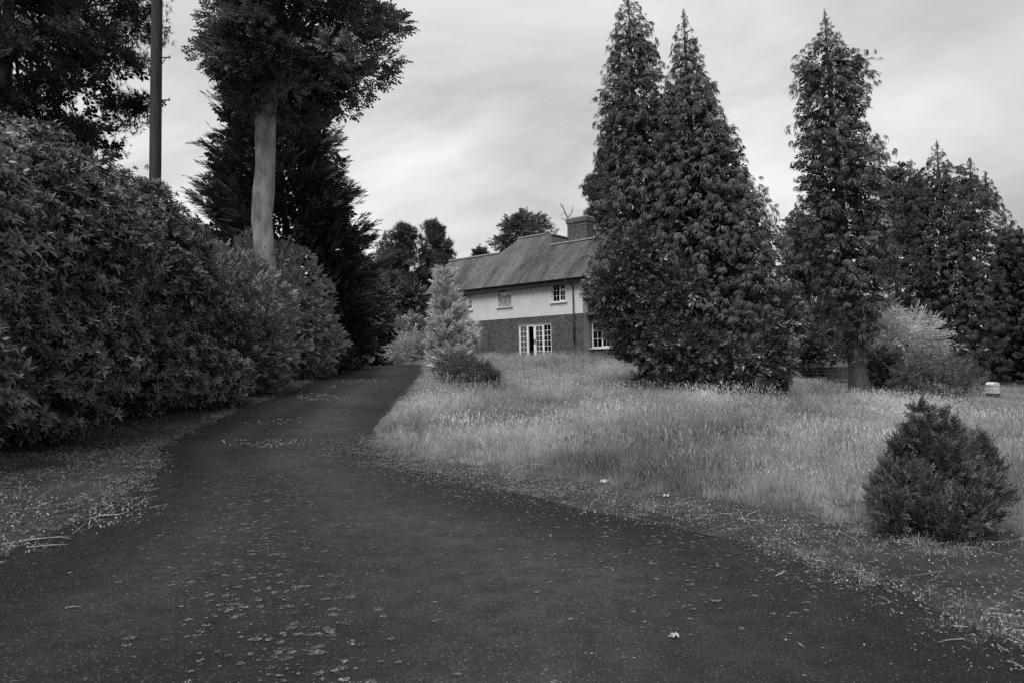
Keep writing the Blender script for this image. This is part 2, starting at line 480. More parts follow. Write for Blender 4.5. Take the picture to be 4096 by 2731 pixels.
xs = np.r_[-600, -400, -250, -150, -100, -70, -50, -40, np.arange(-34, 40, .4), 44, 52, 70, 100, 150, 250, 400, 600]
ys = np.r_[-600, -300, -120, -50, -25, -14, np.arange(-8, 54, .4), 58, 65, 75, 90, 120, 160, 250, 400, 600]
GX, GY = np.meshgrid(xs, ys); gx, gy = GX.ravel(), GY.ravel()
gzz = gz(gx, gy)
ir = inpoly(gx, gy, ROAD_P); dr = polydist(gx, gy, ROAD_P)
gzz += np.where(ir, -np.clip(dr - .45, 0, .25) * .3, 0) + np.where(~ir & (np.hypot(gx, gy) < 70), .03 * vnoise(gx, gy, 1.4, 5) * np.clip(dr / .8, 0, 1), 0)
nx = len(xs); gt = []
idx = np.arange(len(gx)).reshape(GX.shape)
a = idx[:-1, :-1].ravel(); c = idx[:-1, 1:].ravel(); d = idx[1:, 1:].ravel(); e = idx[1:, :-1].ravel()
gt = np.vstack([np.c_[a, c, d], np.c_[a, d, e]])
b = B('soil')
v = b.noise(b.pos(), 1.1, 6, .6, lo=.04, hi=.1)
v = b.math('MULTIPLY', v, b.math('ADD', b.math('MULTIPLY', b.attr('tint'), .8), 1.0))
b.base(b.math('MULTIPLY', v, b.noise(b.pos(), 30, 5, .7, lo=.5, hi=1.5))); b.rough(.95, .15)
b.bump(b.noise(b.pos(), 22, 6, .7), .04)
M['soil'] = b.m
tag(link_mesh('ground', np.c_[gx, gy, gzz], gt, M['soil'], smooth=True, tint=inpoly(gx, gy, LAWN).astype(float)), 'bare soil and grass ground around the drive', kind='structure')

# lichen spots on the tarmac: thin irregular discs
lt = TB()
def spots(cx, cy, sx, sy, n, r0, r1, rot=0.0):
    px = rng.normal(0, 1, n) * sx; py = rng.normal(0, 1, n) * sy
    x = cx + px * math.cos(rot) - py * math.sin(rot); y = cy + px * math.sin(rot) + py * math.cos(rot)
    ok = inpoly(x, y, ROAD_P) & (polydist(x, y, ROAD_P) > .08)
    for X0, Y0 in zip(x[ok], y[ok]):
        R_ = r0 + (r1 - r0) * rng.random() ** 2.2; ti = rng.uniform(.4, 1.15)
        q = 1 if R_ < .007 else int(5 + R_ * 900)
        a_ = rng.uniform(0, 6.28, q); rad = R_ * np.sqrt(rng.random(q)) * (q > 1); rs = R_ if q == 1 else rng.uniform(.002, .007, q)
        X, Y = X0 + rad * np.cos(a_), Y0 + rad * np.sin(a_); ph = rng.uniform(0, 6.28, q)
        A = ph[:, None] + np.array([0, 1.57, 3.14, 4.71]) ; rr = np.broadcast_to(rs, (q,))[:, None] * rng.uniform(.6, 1.3, (q, 4))
        vx = (X[:, None] + rr * np.cos(A)).ravel(); vy = (Y[:, None] + rr * np.sin(A)).ravel()
        zz_ = gz1(X0, Y0); z = zz_ + .0175 + np.repeat(rng.uniform(0, .002, q), 4)
        k4 = np.arange(q) * 4
        lt.add(np.c_[vx, vy, z], np.vstack([np.c_[k4, k4+1, k4+2], np.c_[k4, k4+2, k4+3]]), np.repeat(ti * rng.uniform(.7, 1.2, q), 4))
TRK = sm_curve([(-4.8,20),(-4.2,15),(-3.6,11),(-2.9,8),(-2.0,5.2),(-1.3,3.9),(-.9,3)], 26)
for k, (tx, ty) in enumerate(TRK):
    spots(tx, ty, .3 + .01*ty, .45, int(95 if ty < 9 else 60), .004, .036)
spots(-3.3, 8.5, 1.0, 2.4, 300, .004, .022, .12)
spots(.2, 6.6, 1.0, 1.2, 320, .004, .024); spots(1.5, 4.6, .6, .6, 160, .004, .02); spots(1.2, 5.8, .6, .6, 160, .004, .022)
spots(-1, 5, 2.2, 2.5, 1300, .002, .008)
spots(-5, 22, 1.2, 6, 300, .008, .03)
b = B('lichen'); b.base(b.math('MULTIPLY', b.noise(b.pos(), 60, 4, .7, lo=.09, hi=.25), b.attr('tint'))); b.rough(.9, .2); M['lichen'] = b.m
tag(lt.build('lichen_spots', M['lichen']), 'pale lichen spots dotted over the dark tarmac', 'lichen', kind='stuff')

# ------------------------------------------------------------------ grass
HOUSE_X = np.array([.767, -.641, 0]); HOUSE_X /= np.linalg.norm(HOUSE_X)
HOUSE_Y = np.array([-HOUSE_X[1], HOUSE_X[0], 0])
HOUSE_O = np.array([3.69, 40, 1.6])
def in_house(x, y):
    q0 = (x - HOUSE_O[0]) * HOUSE_X[0] + (y - HOUSE_O[1]) * HOUSE_X[1]
    q1 = (x - HOUSE_O[0]) * HOUSE_Y[0] + (y - HOUSE_O[1]) * HOUSE_Y[1]
    return (q0 > -12.2) & (q0 < 9) & (q1 > -.05) & (q1 < 9)
def grass_tuft(nb, ns, h):
    ps = []
    def blade(x, y, ang, lean, hh, wd):
        d = np.array([math.cos(ang), math.sin(ang)]); n_ = np.array([-d[1], d[0]])
        pts = [(0, 0), (.35, .12), (.7, .42), (1, 1.0)]; V = []; 
        for t, b_ in pts:
            wdt = wd * (1 - t * .85) * .5; o = d * lean * hh * b_
            zz = hh * (t - .25 * lean * b_)
            V += [(x + o[0] + n_[0]*wdt, y + o[1] + n_[1]*wdt, zz), (x + o[0] - n_[0]*wdt, y + o[1] - n_[1]*wdt, zz)]
        return np.array(V), np.array([(0,1,3),(0,3,2),(2,3,5),(2,5,4),(4,5,7),(4,7,6)]), (x + d[0]*lean*hh, y + d[1]*lean*hh, hh*(1-.25*lean))
    for i in range(nb):
        r = .17 * math.sqrt(R0.random()); a_ = R0.uniform(0, 6.28)
        V, Fc, _ = blade(r*math.cos(a_), r*math.sin(a_), R0.uniform(0, 6.28), R0.uniform(.1, .7), h*R0.uniform(.45, 1), R0.uniform(.0035, .0065)); ps.append((V, Fc, R0.uniform(.6, 1.1)))
    for i in range(ns):
        r = .17 * math.sqrt(R0.random()); a_ = R0.uniform(0, 6.28); ang = R0.uniform(0, 6.28)
        V, Fc, tp = blade(r*math.cos(a_), r*math.sin(a_), ang, R0.uniform(.05, .3), h*R0.uniform(1.05, 1.5), .003); ps.append((V, Fc, 1.2))
        hl = R0.uniform(.05, .11); w_ = R0.uniform(.004, .0075); dx_, dy_ = math.cos(ang)*hl*.25, math.sin(ang)*hl*.25
        for q in (0, 1.57):
            ux, uy = math.cos(q)*w_, math.sin(q)*w_
            ps.append((np.array([tp, (tp[0]+dx_*.5+ux, tp[1]+dy_*.5+uy, tp[2]+hl*.4), (tp[0]+dx_, tp[1]+dy_, tp[2]+hl), (tp[0]+dx_*.5-ux, tp[1]+dy_*.5-uy, tp[2]+hl*.4)]), np.array([(0,1,2),(0,2,3)]), 1.25))
    t = TB()
    for V, Fc, ti in ps: t.add(V, Fc, ti)
    return t
b = B('grass_blade')
v = b.noise(b.pos(), .35, 4, lo=.27, hi=.47)
v = b.math('MULTIPLY', v, b.noise(b.pos(), 2.3, 3, lo=.7, hi=1.25))
v = b.math('MULTIPLY', v, b.attr('tint'))
v = b.math('MULTIPLY', v, b.attr('patch', 'INSTANCER'))
b.base(v); b.rough(.6, .3)
tr = b.n('ShaderNodeBsdfTranslucent'); b.l(v, tr.inputs['Color'])
ms = b.n('ShaderNodeMixShader'); ms.inputs[0].default_value = .3
b.l(b.p.outputs[0], ms.inputs[1]); b.l(tr.outputs[0], ms.inputs[2]); b.l(ms.outputs[0], b.o.inputs[0])
M['grass'] = b.m
src = bpy.data.collections.new('grass_sources')
for i in range(7):
    o = grass_tuft(42, [3, 6, 2, 7, 3, 5, 2][i], .36 if i < 6 else .25).build('grass_tuft', M['grass'])
    col.objects.unlink(o); src.objects.link(o)
def gn_scatter(name, P, rot, scl, idx_, patch, label, mat):
    me = bpy.data.meshes.new(name); me.vertices.add(len(P)); me.vertices.foreach_set('co', np.asarray(P, np.float32).ravel())
    def at_(n, t, vals, key):
        q = me.attributes.new(n, t, 'POINT'); q.data.foreach_set(key, np.asarray(vals).ravel())
    at_('rot', 'FLOAT_VECTOR', rot.astype(np.float32), 'vector'); at_('scl', 'FLOAT_VECTOR', scl.astype(np.float32), 'vector')
    at_('idx', 'INT', idx_.astype(np.int32), 'value'); at_('patch', 'FLOAT', patch.astype(np.float32), 'value')
    me.materials.append(mat)
    o = bpy.data.objects.new(name, me); col.objects.link(o)
    g = bpy.data.node_groups.new(name, 'GeometryNodeTree')
    g.interface.new_socket('Geometry', in_out='INPUT', socket_type='NodeSocketGeometry'); g.interface.new_socket('Geometry', in_out='OUTPUT', socket_type='NodeSocketGeometry')
    gi = g.nodes.new('NodeGroupInput'); go = g.nodes.new('NodeGroupOutput')
    ci = g.nodes.new('GeometryNodeCollectionInfo'); ci.inputs['Collection'].default_value = src
    ci.inputs['Separate Children'].default_value = True; ci.inputs['Reset Children'].default_value = True
    ip = g.nodes.new('GeometryNodeInstanceOnPoints'); ip.inputs['Pick Instance'].default_value = True
    def na(n, t):
        q = g.nodes.new('GeometryNodeInputNamedAttribute'); q.data_type = t; q.inputs['Name'].default_value = n; return q.outputs['Attribute']
    er = g.nodes.new('FunctionNodeEulerToRotation')
    g.links.new(na('rot', 'FLOAT_VECTOR'), er.inputs[0]); g.links.new(er.outputs[0], ip.inputs['Rotation'])
    g.links.new(na('scl', 'FLOAT_VECTOR'), ip.inputs['Scale']); g.links.new(na('idx', 'INT'), ip.inputs['Instance Index'])
    g.links.new(gi.outputs[0], ip.inputs['Points']); g.links.new(ci.outputs[0], ip.inputs['Instance']); g.links.new(ip.outputs[0], go.inputs[0])
    md = o.modifiers.new('scatter', 'NODES'); md.node_group = g
    tag(o, label, 'grass', kind='stuff')
    return o
def sample_view(x0, x1, y0, y1, dens):
    n = int((x1-x0)*(y1-y0)*dens); return rng.uniform(x0, x1, n), rng.uniform(y0, y1, n)
gxs, gys = [], []
for (y0, y1, dens) in ((3, 9, 70), (9, 14, 60), (14, 22, 42), (22, 32, 34), (32, 50, 26)):
    x, y = sample_view(-9, min(45, 6 + y1 * .8), y0, y1, dens)
    k = (np.abs(x) < .8 * y + 3); gxs.append(x[k]); gys.append(y[k])
x = np.concatenate(gxs); y = np.concatenate(gys)
dl = polydist(x, y, LAWN); k = inpoly(x, y, LAWN) & ~inpoly(x, y, ROAD_P) & ~in_house(x, y)
edge = np.clip(dl / 1.0, 0, 1)
k &= rng.random(len(x)) < (.75 + .25 * edge) * np.clip(1 + .8 * vnoise(x, y, 2.2, 18) * (1.3 - edge), .1, 1)
k &= np.hypot(x - 3.95, y - 6.35) > .75
x, y, edge = x[k], y[k], edge[k]
nz = vnoise(x, y, .5, 11); n2 = vnoise(x, y, 1.6, 12)
dist = np.hypot(x, y)
hsc = (.5 + .5 * edge) * np.clip(.86 + .5 * nz + .4 * n2, .35, 1.5) * rng.uniform(.6, 1.25, len(x)) * np.clip(1.1 - dist * .008, .75, 1.1) * np.where((x > 18) & (y > 22), .45, 1.0)
P = np.c_[x, y, gz(x, y) - .02]
scl = np.c_[hsc * 1.1, hsc * 1.1, hsc]
wide = np.clip(dist / 18, 1, 1.5)
scl[:, :2] *= wide[:, None]
rot = np.c_[rng.normal(0, .16, len(x)) + .22 * vnoise(x, y, .9, 15), rng.normal(0, .16, len(x)) + .22 * vnoise(x, y, .9, 16), rng.uniform(0, 6.28, len(x))]
patch = np.clip(.95 + .5 * vnoise(x, y, .42, 19) + .5 * vnoise(x, y, 1.3, 20) + rng.normal(0, .18, len(x)) + .012 * (dist - 14), .4, 2.0)
gn_scatter('grass', P, rot, scl, np.where((edge < .25) & (rng.random(len(x)) < .3), 6, rng.integers(0, 6, len(x))), patch, 'tall unmown meadow grass with pale seed heads covering the lawn', M['grass'])

# small weeds and edging tufts along the drive
x, y = sample_view(-7, 7, 2, 40, 20)
d_ = polydist(x, y, ROAD_P)
k = (~inpoly(x, y, ROAD_P)) & (x > -3.6 + 0 * y) & (d_ < .9) & (rng.random(len(x)) < .3) & (vnoise(x, y, 1.2, 4) > -.05)
x2, y2 = sample_view(2.0, 4.2, 2.4, 6.0, 60); k2 = (vnoise(x2, y2, 1.5, 8) > -.15) & (np.abs(x2 - 2.85 + .3 * (y2 - 3.4)) < .26)
x3, y3 = sample_view(-7, -4, 40, 47, 24)
k3 = ~inpoly(x3, y3, ROAD_P)
x4, y4 = sample_view(-7.4, -5, 8, 36, 6); k4 = (~inpoly(x4, y4, ROAD_P)) & (rng.random(len(x4)) < .25)
a5 = rng.uniform(0, 6.28, 150); r5 = rng.uniform(.55, 1.0, 150); x5, y5 = 3.95 + r5*np.cos(a5), 6.35 + r5*np.sin(a5)
x = np.r_[x[k], x2[k2], x3[k3], x4[k4], x5]; y = np.r_[y[k], y2[k2], y3[k3], y4[k4], y5]
n = len(x); hs = rng.uniform(.2, .5, n) * np.where(y > 39, 1.6, 1) * np.where((x > 2) & (y < 6), .75, 1)
gn_scatter('verge_grass', np.c_[x, y, gz(x, y) - .01], np.c_[np.zeros(n), np.zeros(n), rng.uniform(0, 6.28, n)], np.c_[hs*1.3, hs*1.3, hs], np.full(n, 6), rng.uniform(.55, 1.2, n), 'short tufts of pale grass along the driveway edge', M['grass'])
print('grass tufts', len(P), n)

# ------------------------------------------------------------------ house
HB = MB
house = thing('house', 'two storey brick and white rendered house with steep tiled roof and chimney', 'house', HOUSE_O.tolist(), math.atan2(HOUSE_X[1], HOUSE_X[0]))
M['mortar'] = plain_mat('mortar', .3, .9, .2, .2, 8)
b = B('brick'); v = b.noise(b.pos(), 5, 3, lo=.045, hi=.13); b.base(b.math('MULTIPLY', v, b.noise(b.obj(), .7, 4, lo=.8, hi=1.3))); b.rough(.85, .25); M['brick'] = b.m
b = B('white_render'); v = b.noise(b.obj(), 1.2, 5, lo=.56, hi=.67); v = b.math('MULTIPLY', v, b.noise(b.obj(), 2.5, 4, lo=.97, hi=1.03, stretch=(2, 2, .6)))
b.base(v); b.rough(.9, .2); M['render'] = b.m
M['upvc'] = plain_mat('white_frame', .82, .35, .5, .04, 3)
M['dark_trim'] = plain_mat('dark_trim', .025, .5, .4, .2, 4)
M['pipe'] = plain_mat('pipe_grey', .07, .5, .4, .2, 4)
M['interior'] = plain_mat('dim_interior', .08, .9, .2, .3, 1)
b = B('glass'); gpr = b.p; b.base(.02); b.rough(.04, .5)
tb = b.n('ShaderNodeBsdfTransparent'); tb.inputs[0].default_value = grey(.75)
gs = b.n('ShaderNodeBsdfGlossy'); gs.inputs['Roughness'].default_value = .03
fr = b.n('ShaderNodeFresnel'); fr.inputs[0].default_value = 1.5
mg = b.n('ShaderNodeMixShader'); b.l(fr.outputs[0], mg.inputs[0]); b.l(tb.outputs[0], mg.inputs[1]); b.l(gs.outputs[0], mg.inputs[2]); b.l(mg.outputs[0], b.o.inputs[0])
M['glass'] = b.m
b = B('weathered_board'); v = b.noise(b.obj(), 5, 6, .65, lo=.12, hi=.5, stretch=(1.5, 1, 1)); b.base(v); b.rough(.85, .2); M['board'] = b.m
b = B('roof_tile')
v = b.noise(b.obj(), .55, 6, .65, lo=.035, hi=.17, stretch=(1.8, .5, .5)); v = b.math('MULTIPLY', v, b.noise(b.obj(), 6, 3, lo=.8, hi=1.2))
b.base(v); b.rough(.85, .25); M['tile'] = b.m
M['ridge'] = plain_mat('ridge_tile', .17, .85, .25, .3, 3)
M['lead'] = plain_mat('lead', .05, .6, .3, .2, 3)

WT_, XL, XR = .3, -12.0, .63
Z1, ZE = 2.65, 4.62          # brick/render boundary, wall head
DOOR = (-4.27, -1.71, .12, 2.22)
WIN = [(-5.86, -4.76, 3.42, 4.5), (-1.6, -.57, 3.42, 4.5), (-9.25, -8.2, 3.42, 4.5)]
# ground floor wall (mortar body; bricks stand proud of it)
m = MB()
m.box(XL, DOOR[0], 0, WT_, -.6, Z1); m.box(DOOR[1], XR, 0, WT_, -.6, Z1); m.box(DOOR[0], DOOR[1], 0, WT_, DOOR[3], Z1); m.box(DOOR[0], DOOR[1], 0, WT_, -.6, DOOR[2])
m.box(XL, XL + WT_, WT_, 8, -.6, Z1); m.box(XL, XR, 8, 8.3, -.6, Z1)
m.box(XR - WT_, XR, WT_, .95, -.6, Z1)
# right wing, set back, with its own window opening
WX = (.72, 2.0, .63, 2.15); WY = .66
m.box(XR, WX[0], WY, WY+.3, -.6, Z1); m.box(WX[1], 7.5, WY, WY+.3, -.6, Z1); m.box(WX[0], WX[1], WY, WY+.3, -.6, WX[2]); m.box(WX[0], WX[1], WY, WY+.3, WX[3], Z1); m.box(7.2, 7.5, WY+.3, 8, -.6, Z1)
gwall = m.build('brick_wall', M['mortar'], house)
def bricks():
    m = MB(); r = random.Random(5); single = []
    def brick(x0, x1, z0, z1, yf, side=None):
        o = .007 + r.uniform(-.002, .003)
        m.add([(x0, yf-o, z0), (x1, yf-o, z0), (x1, yf-o, z1), (x0, yf-o, z1), (x0, yf+.01, z0), (x1, yf+.01, z0), (x1, yf+.01, z1), (x0, yf+.01, z1)],
              [[0,1,2,3],[3,2,6,7],[1,0,4,5],[0,3,7,4],[2,1,5,6]])
    def face(xa, xb, yf, holes):
        z = .0; row = 0
        while z < Z1 - .24:
            x = xa - (.1125 if row % 2 else 0)
            while x < xb:
                segs = [(max(x, xa), min(x + .215, xb))]
                for (h0, h1, h2, h3) in holes:
                    if z + .065 > h2 and z < h3:
                        ns = []
                        for s0, s1 in segs:
                            if s1 <= h0 or s0 >= h1: ns.append((s0, s1))
                            else:
                                if s0 < h0: ns.append((s0, h0))
                                if s1 > h1: ns.append((h1, s1))
                        segs = ns
                for s0, s1 in segs:
                    if yf == 0 and s1 - s0 > .2149 and s0 > -1.72 and len(single) < 300: single.append((s0, z))
                    elif s1 - s0 > .02: brick(s0, s1, z, z + .065, yf)
                x += .225
            z += .075; row += 1
        x = xa
        while x < xb - .03:
            brick(x, min(x + .065, xb), z, z + .215, yf - .004); x += .075
    face(XL, XR, 0, [DOOR]); 
    m.build('brickwork', M['brick'], gwall, kind='stuff')
    b0 = MB().box(0, .215, -.008, .01, 0, .065).build('brick', M['brick'], gwall)
    for i, (x_, z_) in enumerate(single):
        o = b0 if i == 0 else b0.copy()
        if i: col.objects.link(o); o.parent = gwall
        o.location = (x_, r.uniform(-.003, .003), z_)
    m.v, m.f = [], []
    face(XR, 7.5, WY, [WX]); m.build('brickwork', M['brick'], gwall, kind='stuff')
bricks()
# first floor render wall
m = MB()
zs0, zs1 = Z1, ZE
xcur = XL
for (a0, a1, c0, c1) in sorted(WIN):
    m.box(xcur, a0, -.03, WT_, zs0, zs1); m.box(a0, a1, -.03, WT_, zs0, c0); m.box(a0, a1, -.03, WT_, c1, zs1); xcur = a1
m.box(xcur, XR, -.03, WT_, zs0, zs1); m.box(XL, XL + WT_, WT_, 8, zs0, zs1); m.box(XL, XR, 8, 8.3, zs0, zs1); m.box(XR - WT_, XR, WT_, .93, zs0, zs1)
m.box(XR, 7.5, WY-.03, WY+.3, zs0, zs1); m.box(7.2, 7.5, WY+.3, 8, zs0, zs1)
m.build('rendered_wall', M['render'], house)
m = MB(); m.box(XL + .3, 7.2, .3, 8, Z1 - .12, Z1 + .05); m.box(XL + .3, 7.2, .3, 8, .02, .12); m.box(XL + .3, 7.2, 3.2, 3.3, .12, ZE); m.build('floor', M['interior'], house)
m = MB(); m.box(XR + .01, 7.5, WY-.2, WY-.04, Z1 - .14, Z1 - .01); m.build('ledge', M['dark_trim'], house)

# roof: 45 degree slopes. tiles in (x, v) on plane z = y + .4 + 4.72
EV = 4.72
RY, HY = 2.2, 3.2
def roofz(y): return y + .4 + EV
V = [(-12.35,-.4,roofz(-.4)),(8,-.4,roofz(-.4)),(8,RY,roofz(RY)),(-3.25,RY,roofz(RY)),(-4.2,HY,roofz(HY)),(-6.58,HY,roofz(HY)),(-7.46,RY,roofz(RY)),(-12.35,RY,roofz(RY)),
     (-12.35,RY*2+.4+4,roofz(-.4)-1.0),(8,RY*2+.4+4,roofz(-.4)-1.0),(-3.25,9,roofz(RY)),(-4.2,9,roofz(HY)),(-6.58,9,roofz(HY)),(-7.46,9,roofz(RY))]
m = MB(); m.add(V, [[0,1,2,3,4,5,6,7],[7,6,3,2,9,8],[3,10,11,4],[5,12,13,6],[4,11,12,5],[10,13,12,11]])
# underside so that the eaves close
m.add([(-12.35,-.4,EV-.06),(8,-.4,EV-.06),(8,RY,roofz(RY)-.06),(-12.35,RY,roofz(RY)-.06)], [[3,2,1,0]])
roof = m.build('roof', M['lead'], house)
def tiles():
    m = MB(); r = random.Random(9); gauge, tw = .1, .168; c = math.sqrt(.5)
    def edge(v):                      # x ranges at slope distance v (metres along slope)
        y = -.4 + v * c
        if y < RY: return [(-12.42, 8.0)]
        f = (y - RY) / (HY - RY); return [(-7.46 + .88 * f, -3.25 - .95 * f)]
    v = 0; row = 0
    while -.4 + v * c < HY - .05:
        for xa, xb in edge(v):
            x = xa + (tw / 2 if row % 2 else 0)
            while x < xb:
                x1 = min(x + tw - .006, xb); lift = .022 + r.uniform(0, .012); up = v + .16
                def pt(xx, vv, off): 
                    y = -.4 + vv * c - off * c; z = EV + vv * c + off * c; return (xx, y, z)
                m.add([pt(x, v, lift), pt(x1, v, lift + r.uniform(-.004, .004)), pt(x1, up, .006), pt(x, up, .006), pt(x, v, lift - .016), pt(x1, v, lift - .016)],
                      [[0,1,2,3],[4,5,1,0],[1,5,2],[0,3,4]])
                x += tw
        v += gauge; row += 1
    # right-hand slope of the raised block
    m.build('roof_tiles', M['tile'], roof, kind='stuff')
tiles()
# ridge tiles: half round, laid end to end; shared mesh
def half_round(l):
    m = MB(); n = 7; V = []
    for yy in (0, l):
        for i in range(n): a_ = math.pi * i / (n - 1); V.append((yy, -.12 * math.cos(a_), .11 * math.sin(a_)))
    m.add(V, [[i, i + 1, i + 1 + n, i + n] for i in range(n - 1)] + [list(range(n)), list(range(2*n-1, n-1, -1))])
    return m
rt0 = half_round(.43).build('ridge_tile', M['ridge'], roof)
first = True
def ridge(p0, p1):
    global first
    p0, p1 = Vector(p0), Vector(p1); d_ = p1 - p0; n_ = max(1, round(d_.length / .45)); q = d_.to_track_quat('X', 'Z')
    for i in range(n_):
        o = rt0 if first else rt0.copy()
        if not first: col.objects.link(o); o.parent = roof
        first = False
        o.location = p0 + d_ * (i / n_) + Vector((0, 0, random.uniform(-.006, .008))); o.rotation_mode = 'QUATERNION'; o.rotation_quaternion = q
ridge((-12.4, RY, roofz(RY)), (-7.5, RY, roofz(RY))); ridge((-3.2, RY, roofz(RY)), (3.2, RY, roofz(RY)))
ridge((-6.6, HY, roofz(HY)), (-4.2, HY, roofz(HY)))
ridge((-4.2, HY + .1, roofz(HY)), (-4.2, 8.5, roofz(HY)))
m = MB(); m.add([(-4.25,HY-.02,roofz(HY)+.04),(-4.02,HY-.02,roofz(HY)+.04),(-3.05,RY,roofz(RY)+.06),(-3.28,RY,roofz(RY)+.06),(-4.25,HY+.2,roofz(HY)),(-4.02,HY+.2,roofz(HY)),(-3.05,RY+.2,roofz(RY)),(-3.28,RY+.2,roofz(RY))],
      [[0,3,2,1],[1,2,6,5],[0,1,5,4],[2,3,7,6],[3,0,4,7]]); m.build('hip_flashing', M['lead'], roof)
# fascia, soffit, gutter, pipes
m = MB(); m.box(-12.3, 7.9, -.37, -.345, EV - .3, EV - .05); m.box(-12.3, 7.9, -.345, -.04, EV - .3, EV - .27); m.build('fascia', M['dark_trim'], house)
m = MB(); n_ = 8; V = []
for xx in (-12.35, 7.95):
    for i in range(n_): a_ = math.pi * (1 + i / (n_ - 1)); V.append((xx, -.435 + .06 * math.cos(a_), EV - .02 + .055 * math.sin(a_)))
m.add(V, [[i, i + 1, i + 1 + n_, i + n_] for i in range(n_ - 1)] + [list(range(n_)), list(range(2*n_-1, n_-1, -1))]); m.build('gutter', M['dark_trim'], house, smooth=True)
m = MB(); m.tube([(-.25,-.43,EV-.06),(-.25,-.43,EV-.16),(-.12,-.25,EV-.3),(.02,-.1,EV-.48),(.02,-.1,2.4),(.02,-.1,.95)], .05, 10); m.build('drainpipe', M['pipe'], house, smooth=True)
m = MB(); m.tube([(.71,.5,ZE-.1),(.71,.5,Z1+.6),(.71,.5,Z1+.1)], .05, 10); m.build('drainpipe', M['pipe'], house, smooth=True)
# windows
def pane(par, x0, x1, z0, z1, y):
    MB().box(x0, x1, y, y + .006, z0, z1).build('pane', M['glass'], par)
def casement(par, x0, x1, z0, z1, y, cols, rows, fw=.05, bw_=.02, glaze=True, name='sash'):
    m = MB(); m.box(x0, x0+fw, y, y+.06, z0, z1); m.box(x1-fw, x1, y, y+.06, z0, z1); m.box(x0+fw, x1-fw, y, y+.06, z0, z0+fw); m.box(x0+fw, x1-fw, y, y+.06, z1-fw, z1)
    a0, a1, c0, c1 = x0+fw, x1-fw, z0+fw, z1-fw
    if glaze:
        xsq = [a0 + (a1-a0)*i/cols for i in range(cols+1)]; zsq = [c0 + (c1-c0)*i/rows for i in range(rows+1)]
        for q in xsq[1:-1]: m.box(q-bw_/2, q+bw_/2, y+.012, y+.045, c0, c1)
        for q in zsq[1:-1]:
            for i in range(cols): m.box(xsq[i]+(bw_/2 if i else 0), xsq[i+1]-(bw_/2 if i < cols-1 else 0), y+.014, y+.043, q-bw_/2, q+bw_/2)
        for i in range(cols):
            for j in range(rows):
                pane(par, xsq[i]+(bw_/2 if i else 0), xsq[i+1]-(bw_/2 if i < cols-1 else 0), zsq[j]+(bw_/2 if j else 0), zsq[j+1]-(bw_/2 if j < rows-1 else 0), y+.028)
    return m.build(name, M['upvc'], par)
def window(x0, x1, z0, z1, label, boarded=False, yo=-.03):
    y = yo + .09; mid_ = x0 + (x1-x0)*.53
    m = MB(); f_ = .035
    m.box(x0, x0+f_, y, y+.09, z0, z1); m.box(x1-f_, x1, y, y+.09, z0, z1); m.box(x0+f_, x1-f_, y, y+.09, z1-f_, z1); m.box(x0+f_, x1-f_, y, y+.09, z0, z0+f_)
    w_ = m.build('window', M['upvc'], house); w_['label'] = label
    a0, a1, c0, c1 = x0+f_, x1-f_, z0+f_, z1-f_
    split = c0 + (c1-c0)*.66
    casement(w_, a0, mid_, c0, c1, y+.01, 2, 3, .03)
    casement(w_, mid_, a1, split, c1, y-.005, 2, 1, .06)
    casement(w_, mid_, a1, c0, split, y-.005, 2, 2, .06)
    MB().box(x0-.12, x1+.12, yo-.09, yo+.12, z0-.07, z0-.005).build('sill', M['render'], w_)
    if boarded:
        MB().box(x0+.01, x0+(x1-x0)*.52, yo+.04, yo+.055, z0+.005, c0+(c1-c0)*.63).build('board', M['board'], w_)
        MB().box(x0+(x1-x0)*.523, x1-.01, yo+.045, yo+.06, z0+.005, c0+(c1-c0)*.67).build('board', M['board'], w_)
window(*WIN[0], 'upper window boarded over below its top lights', True)
window(*WIN[1], 'upper casement window nearest the drainpipe')
window(*WIN[2], 'upper window half hidden by the golden conifer')
window(*WX, 'ground floor window beside the holly', yo=WY)
# french doors with side lights
x0, x1, z0, z1 = DOOR; y = .06
m = MB(); m.box(x0, x0+.06, y, y+.1, z0, z1); m.box(x1-.06, x1, y, y+.1, z0, z1); m.box(x0+.06, x1-.06, y-.01, y+.1, z1-.08, z1); m.box(x0+.06, x1-.06, y, y+.1, z0, z0+.05)
fd = m.build('french_door', M['upvc'], house); fd['label'] = 'white french doors with glazed side lights and one leaf standing open'
xx = [x0+.06, -3.63, -3.02, -2.36, x1-.06]
zz = (z0+.05, z1-.08)
casement(fd, xx[0], xx[1], *zz, y+.02, 2, 6, .045, .022, name='side_light')
casement(fd, xx[3], xx[4], *zz, y+.02, 2, 6, .045, .022, name='side_light')
dl_ = casement(fd, xx[2], xx[3], *zz, y+.01, 2, 6, .085, .022, name='door_leaf')
m = MB(); m.box(xx[1], xx[1]+.1, y, y+.1, *zz); m.box(xx[2]-.09, xx[2]-.003, y, y+.1, *zz); m.box(xx[1]+.1, xx[2]-.09, y, y+.1, zz[1]-.07, zz[1]); m.build('open_leaf_frame', M['upvc'], fd)
for hx in (xx[2]-.05, xx[2]+.045):
    m = MB(); m.box(hx-.018, hx+.018, y-.03, y-.001, 1.0, 1.28); m.box(hx-.012, hx+.012, y-.07, y-.031, 1.15, 1.18); m.build('door_handle', M['dark_trim'], fd)
for hx in (xx[1]+.03, xx[3]-.01):
    for hz in (.5, 1.2, 1.9):
        MB().box(hx-.015, hx+.015, y-.02, y-.001, hz, hz+.1).build('hinge', M['upvc'], fd)
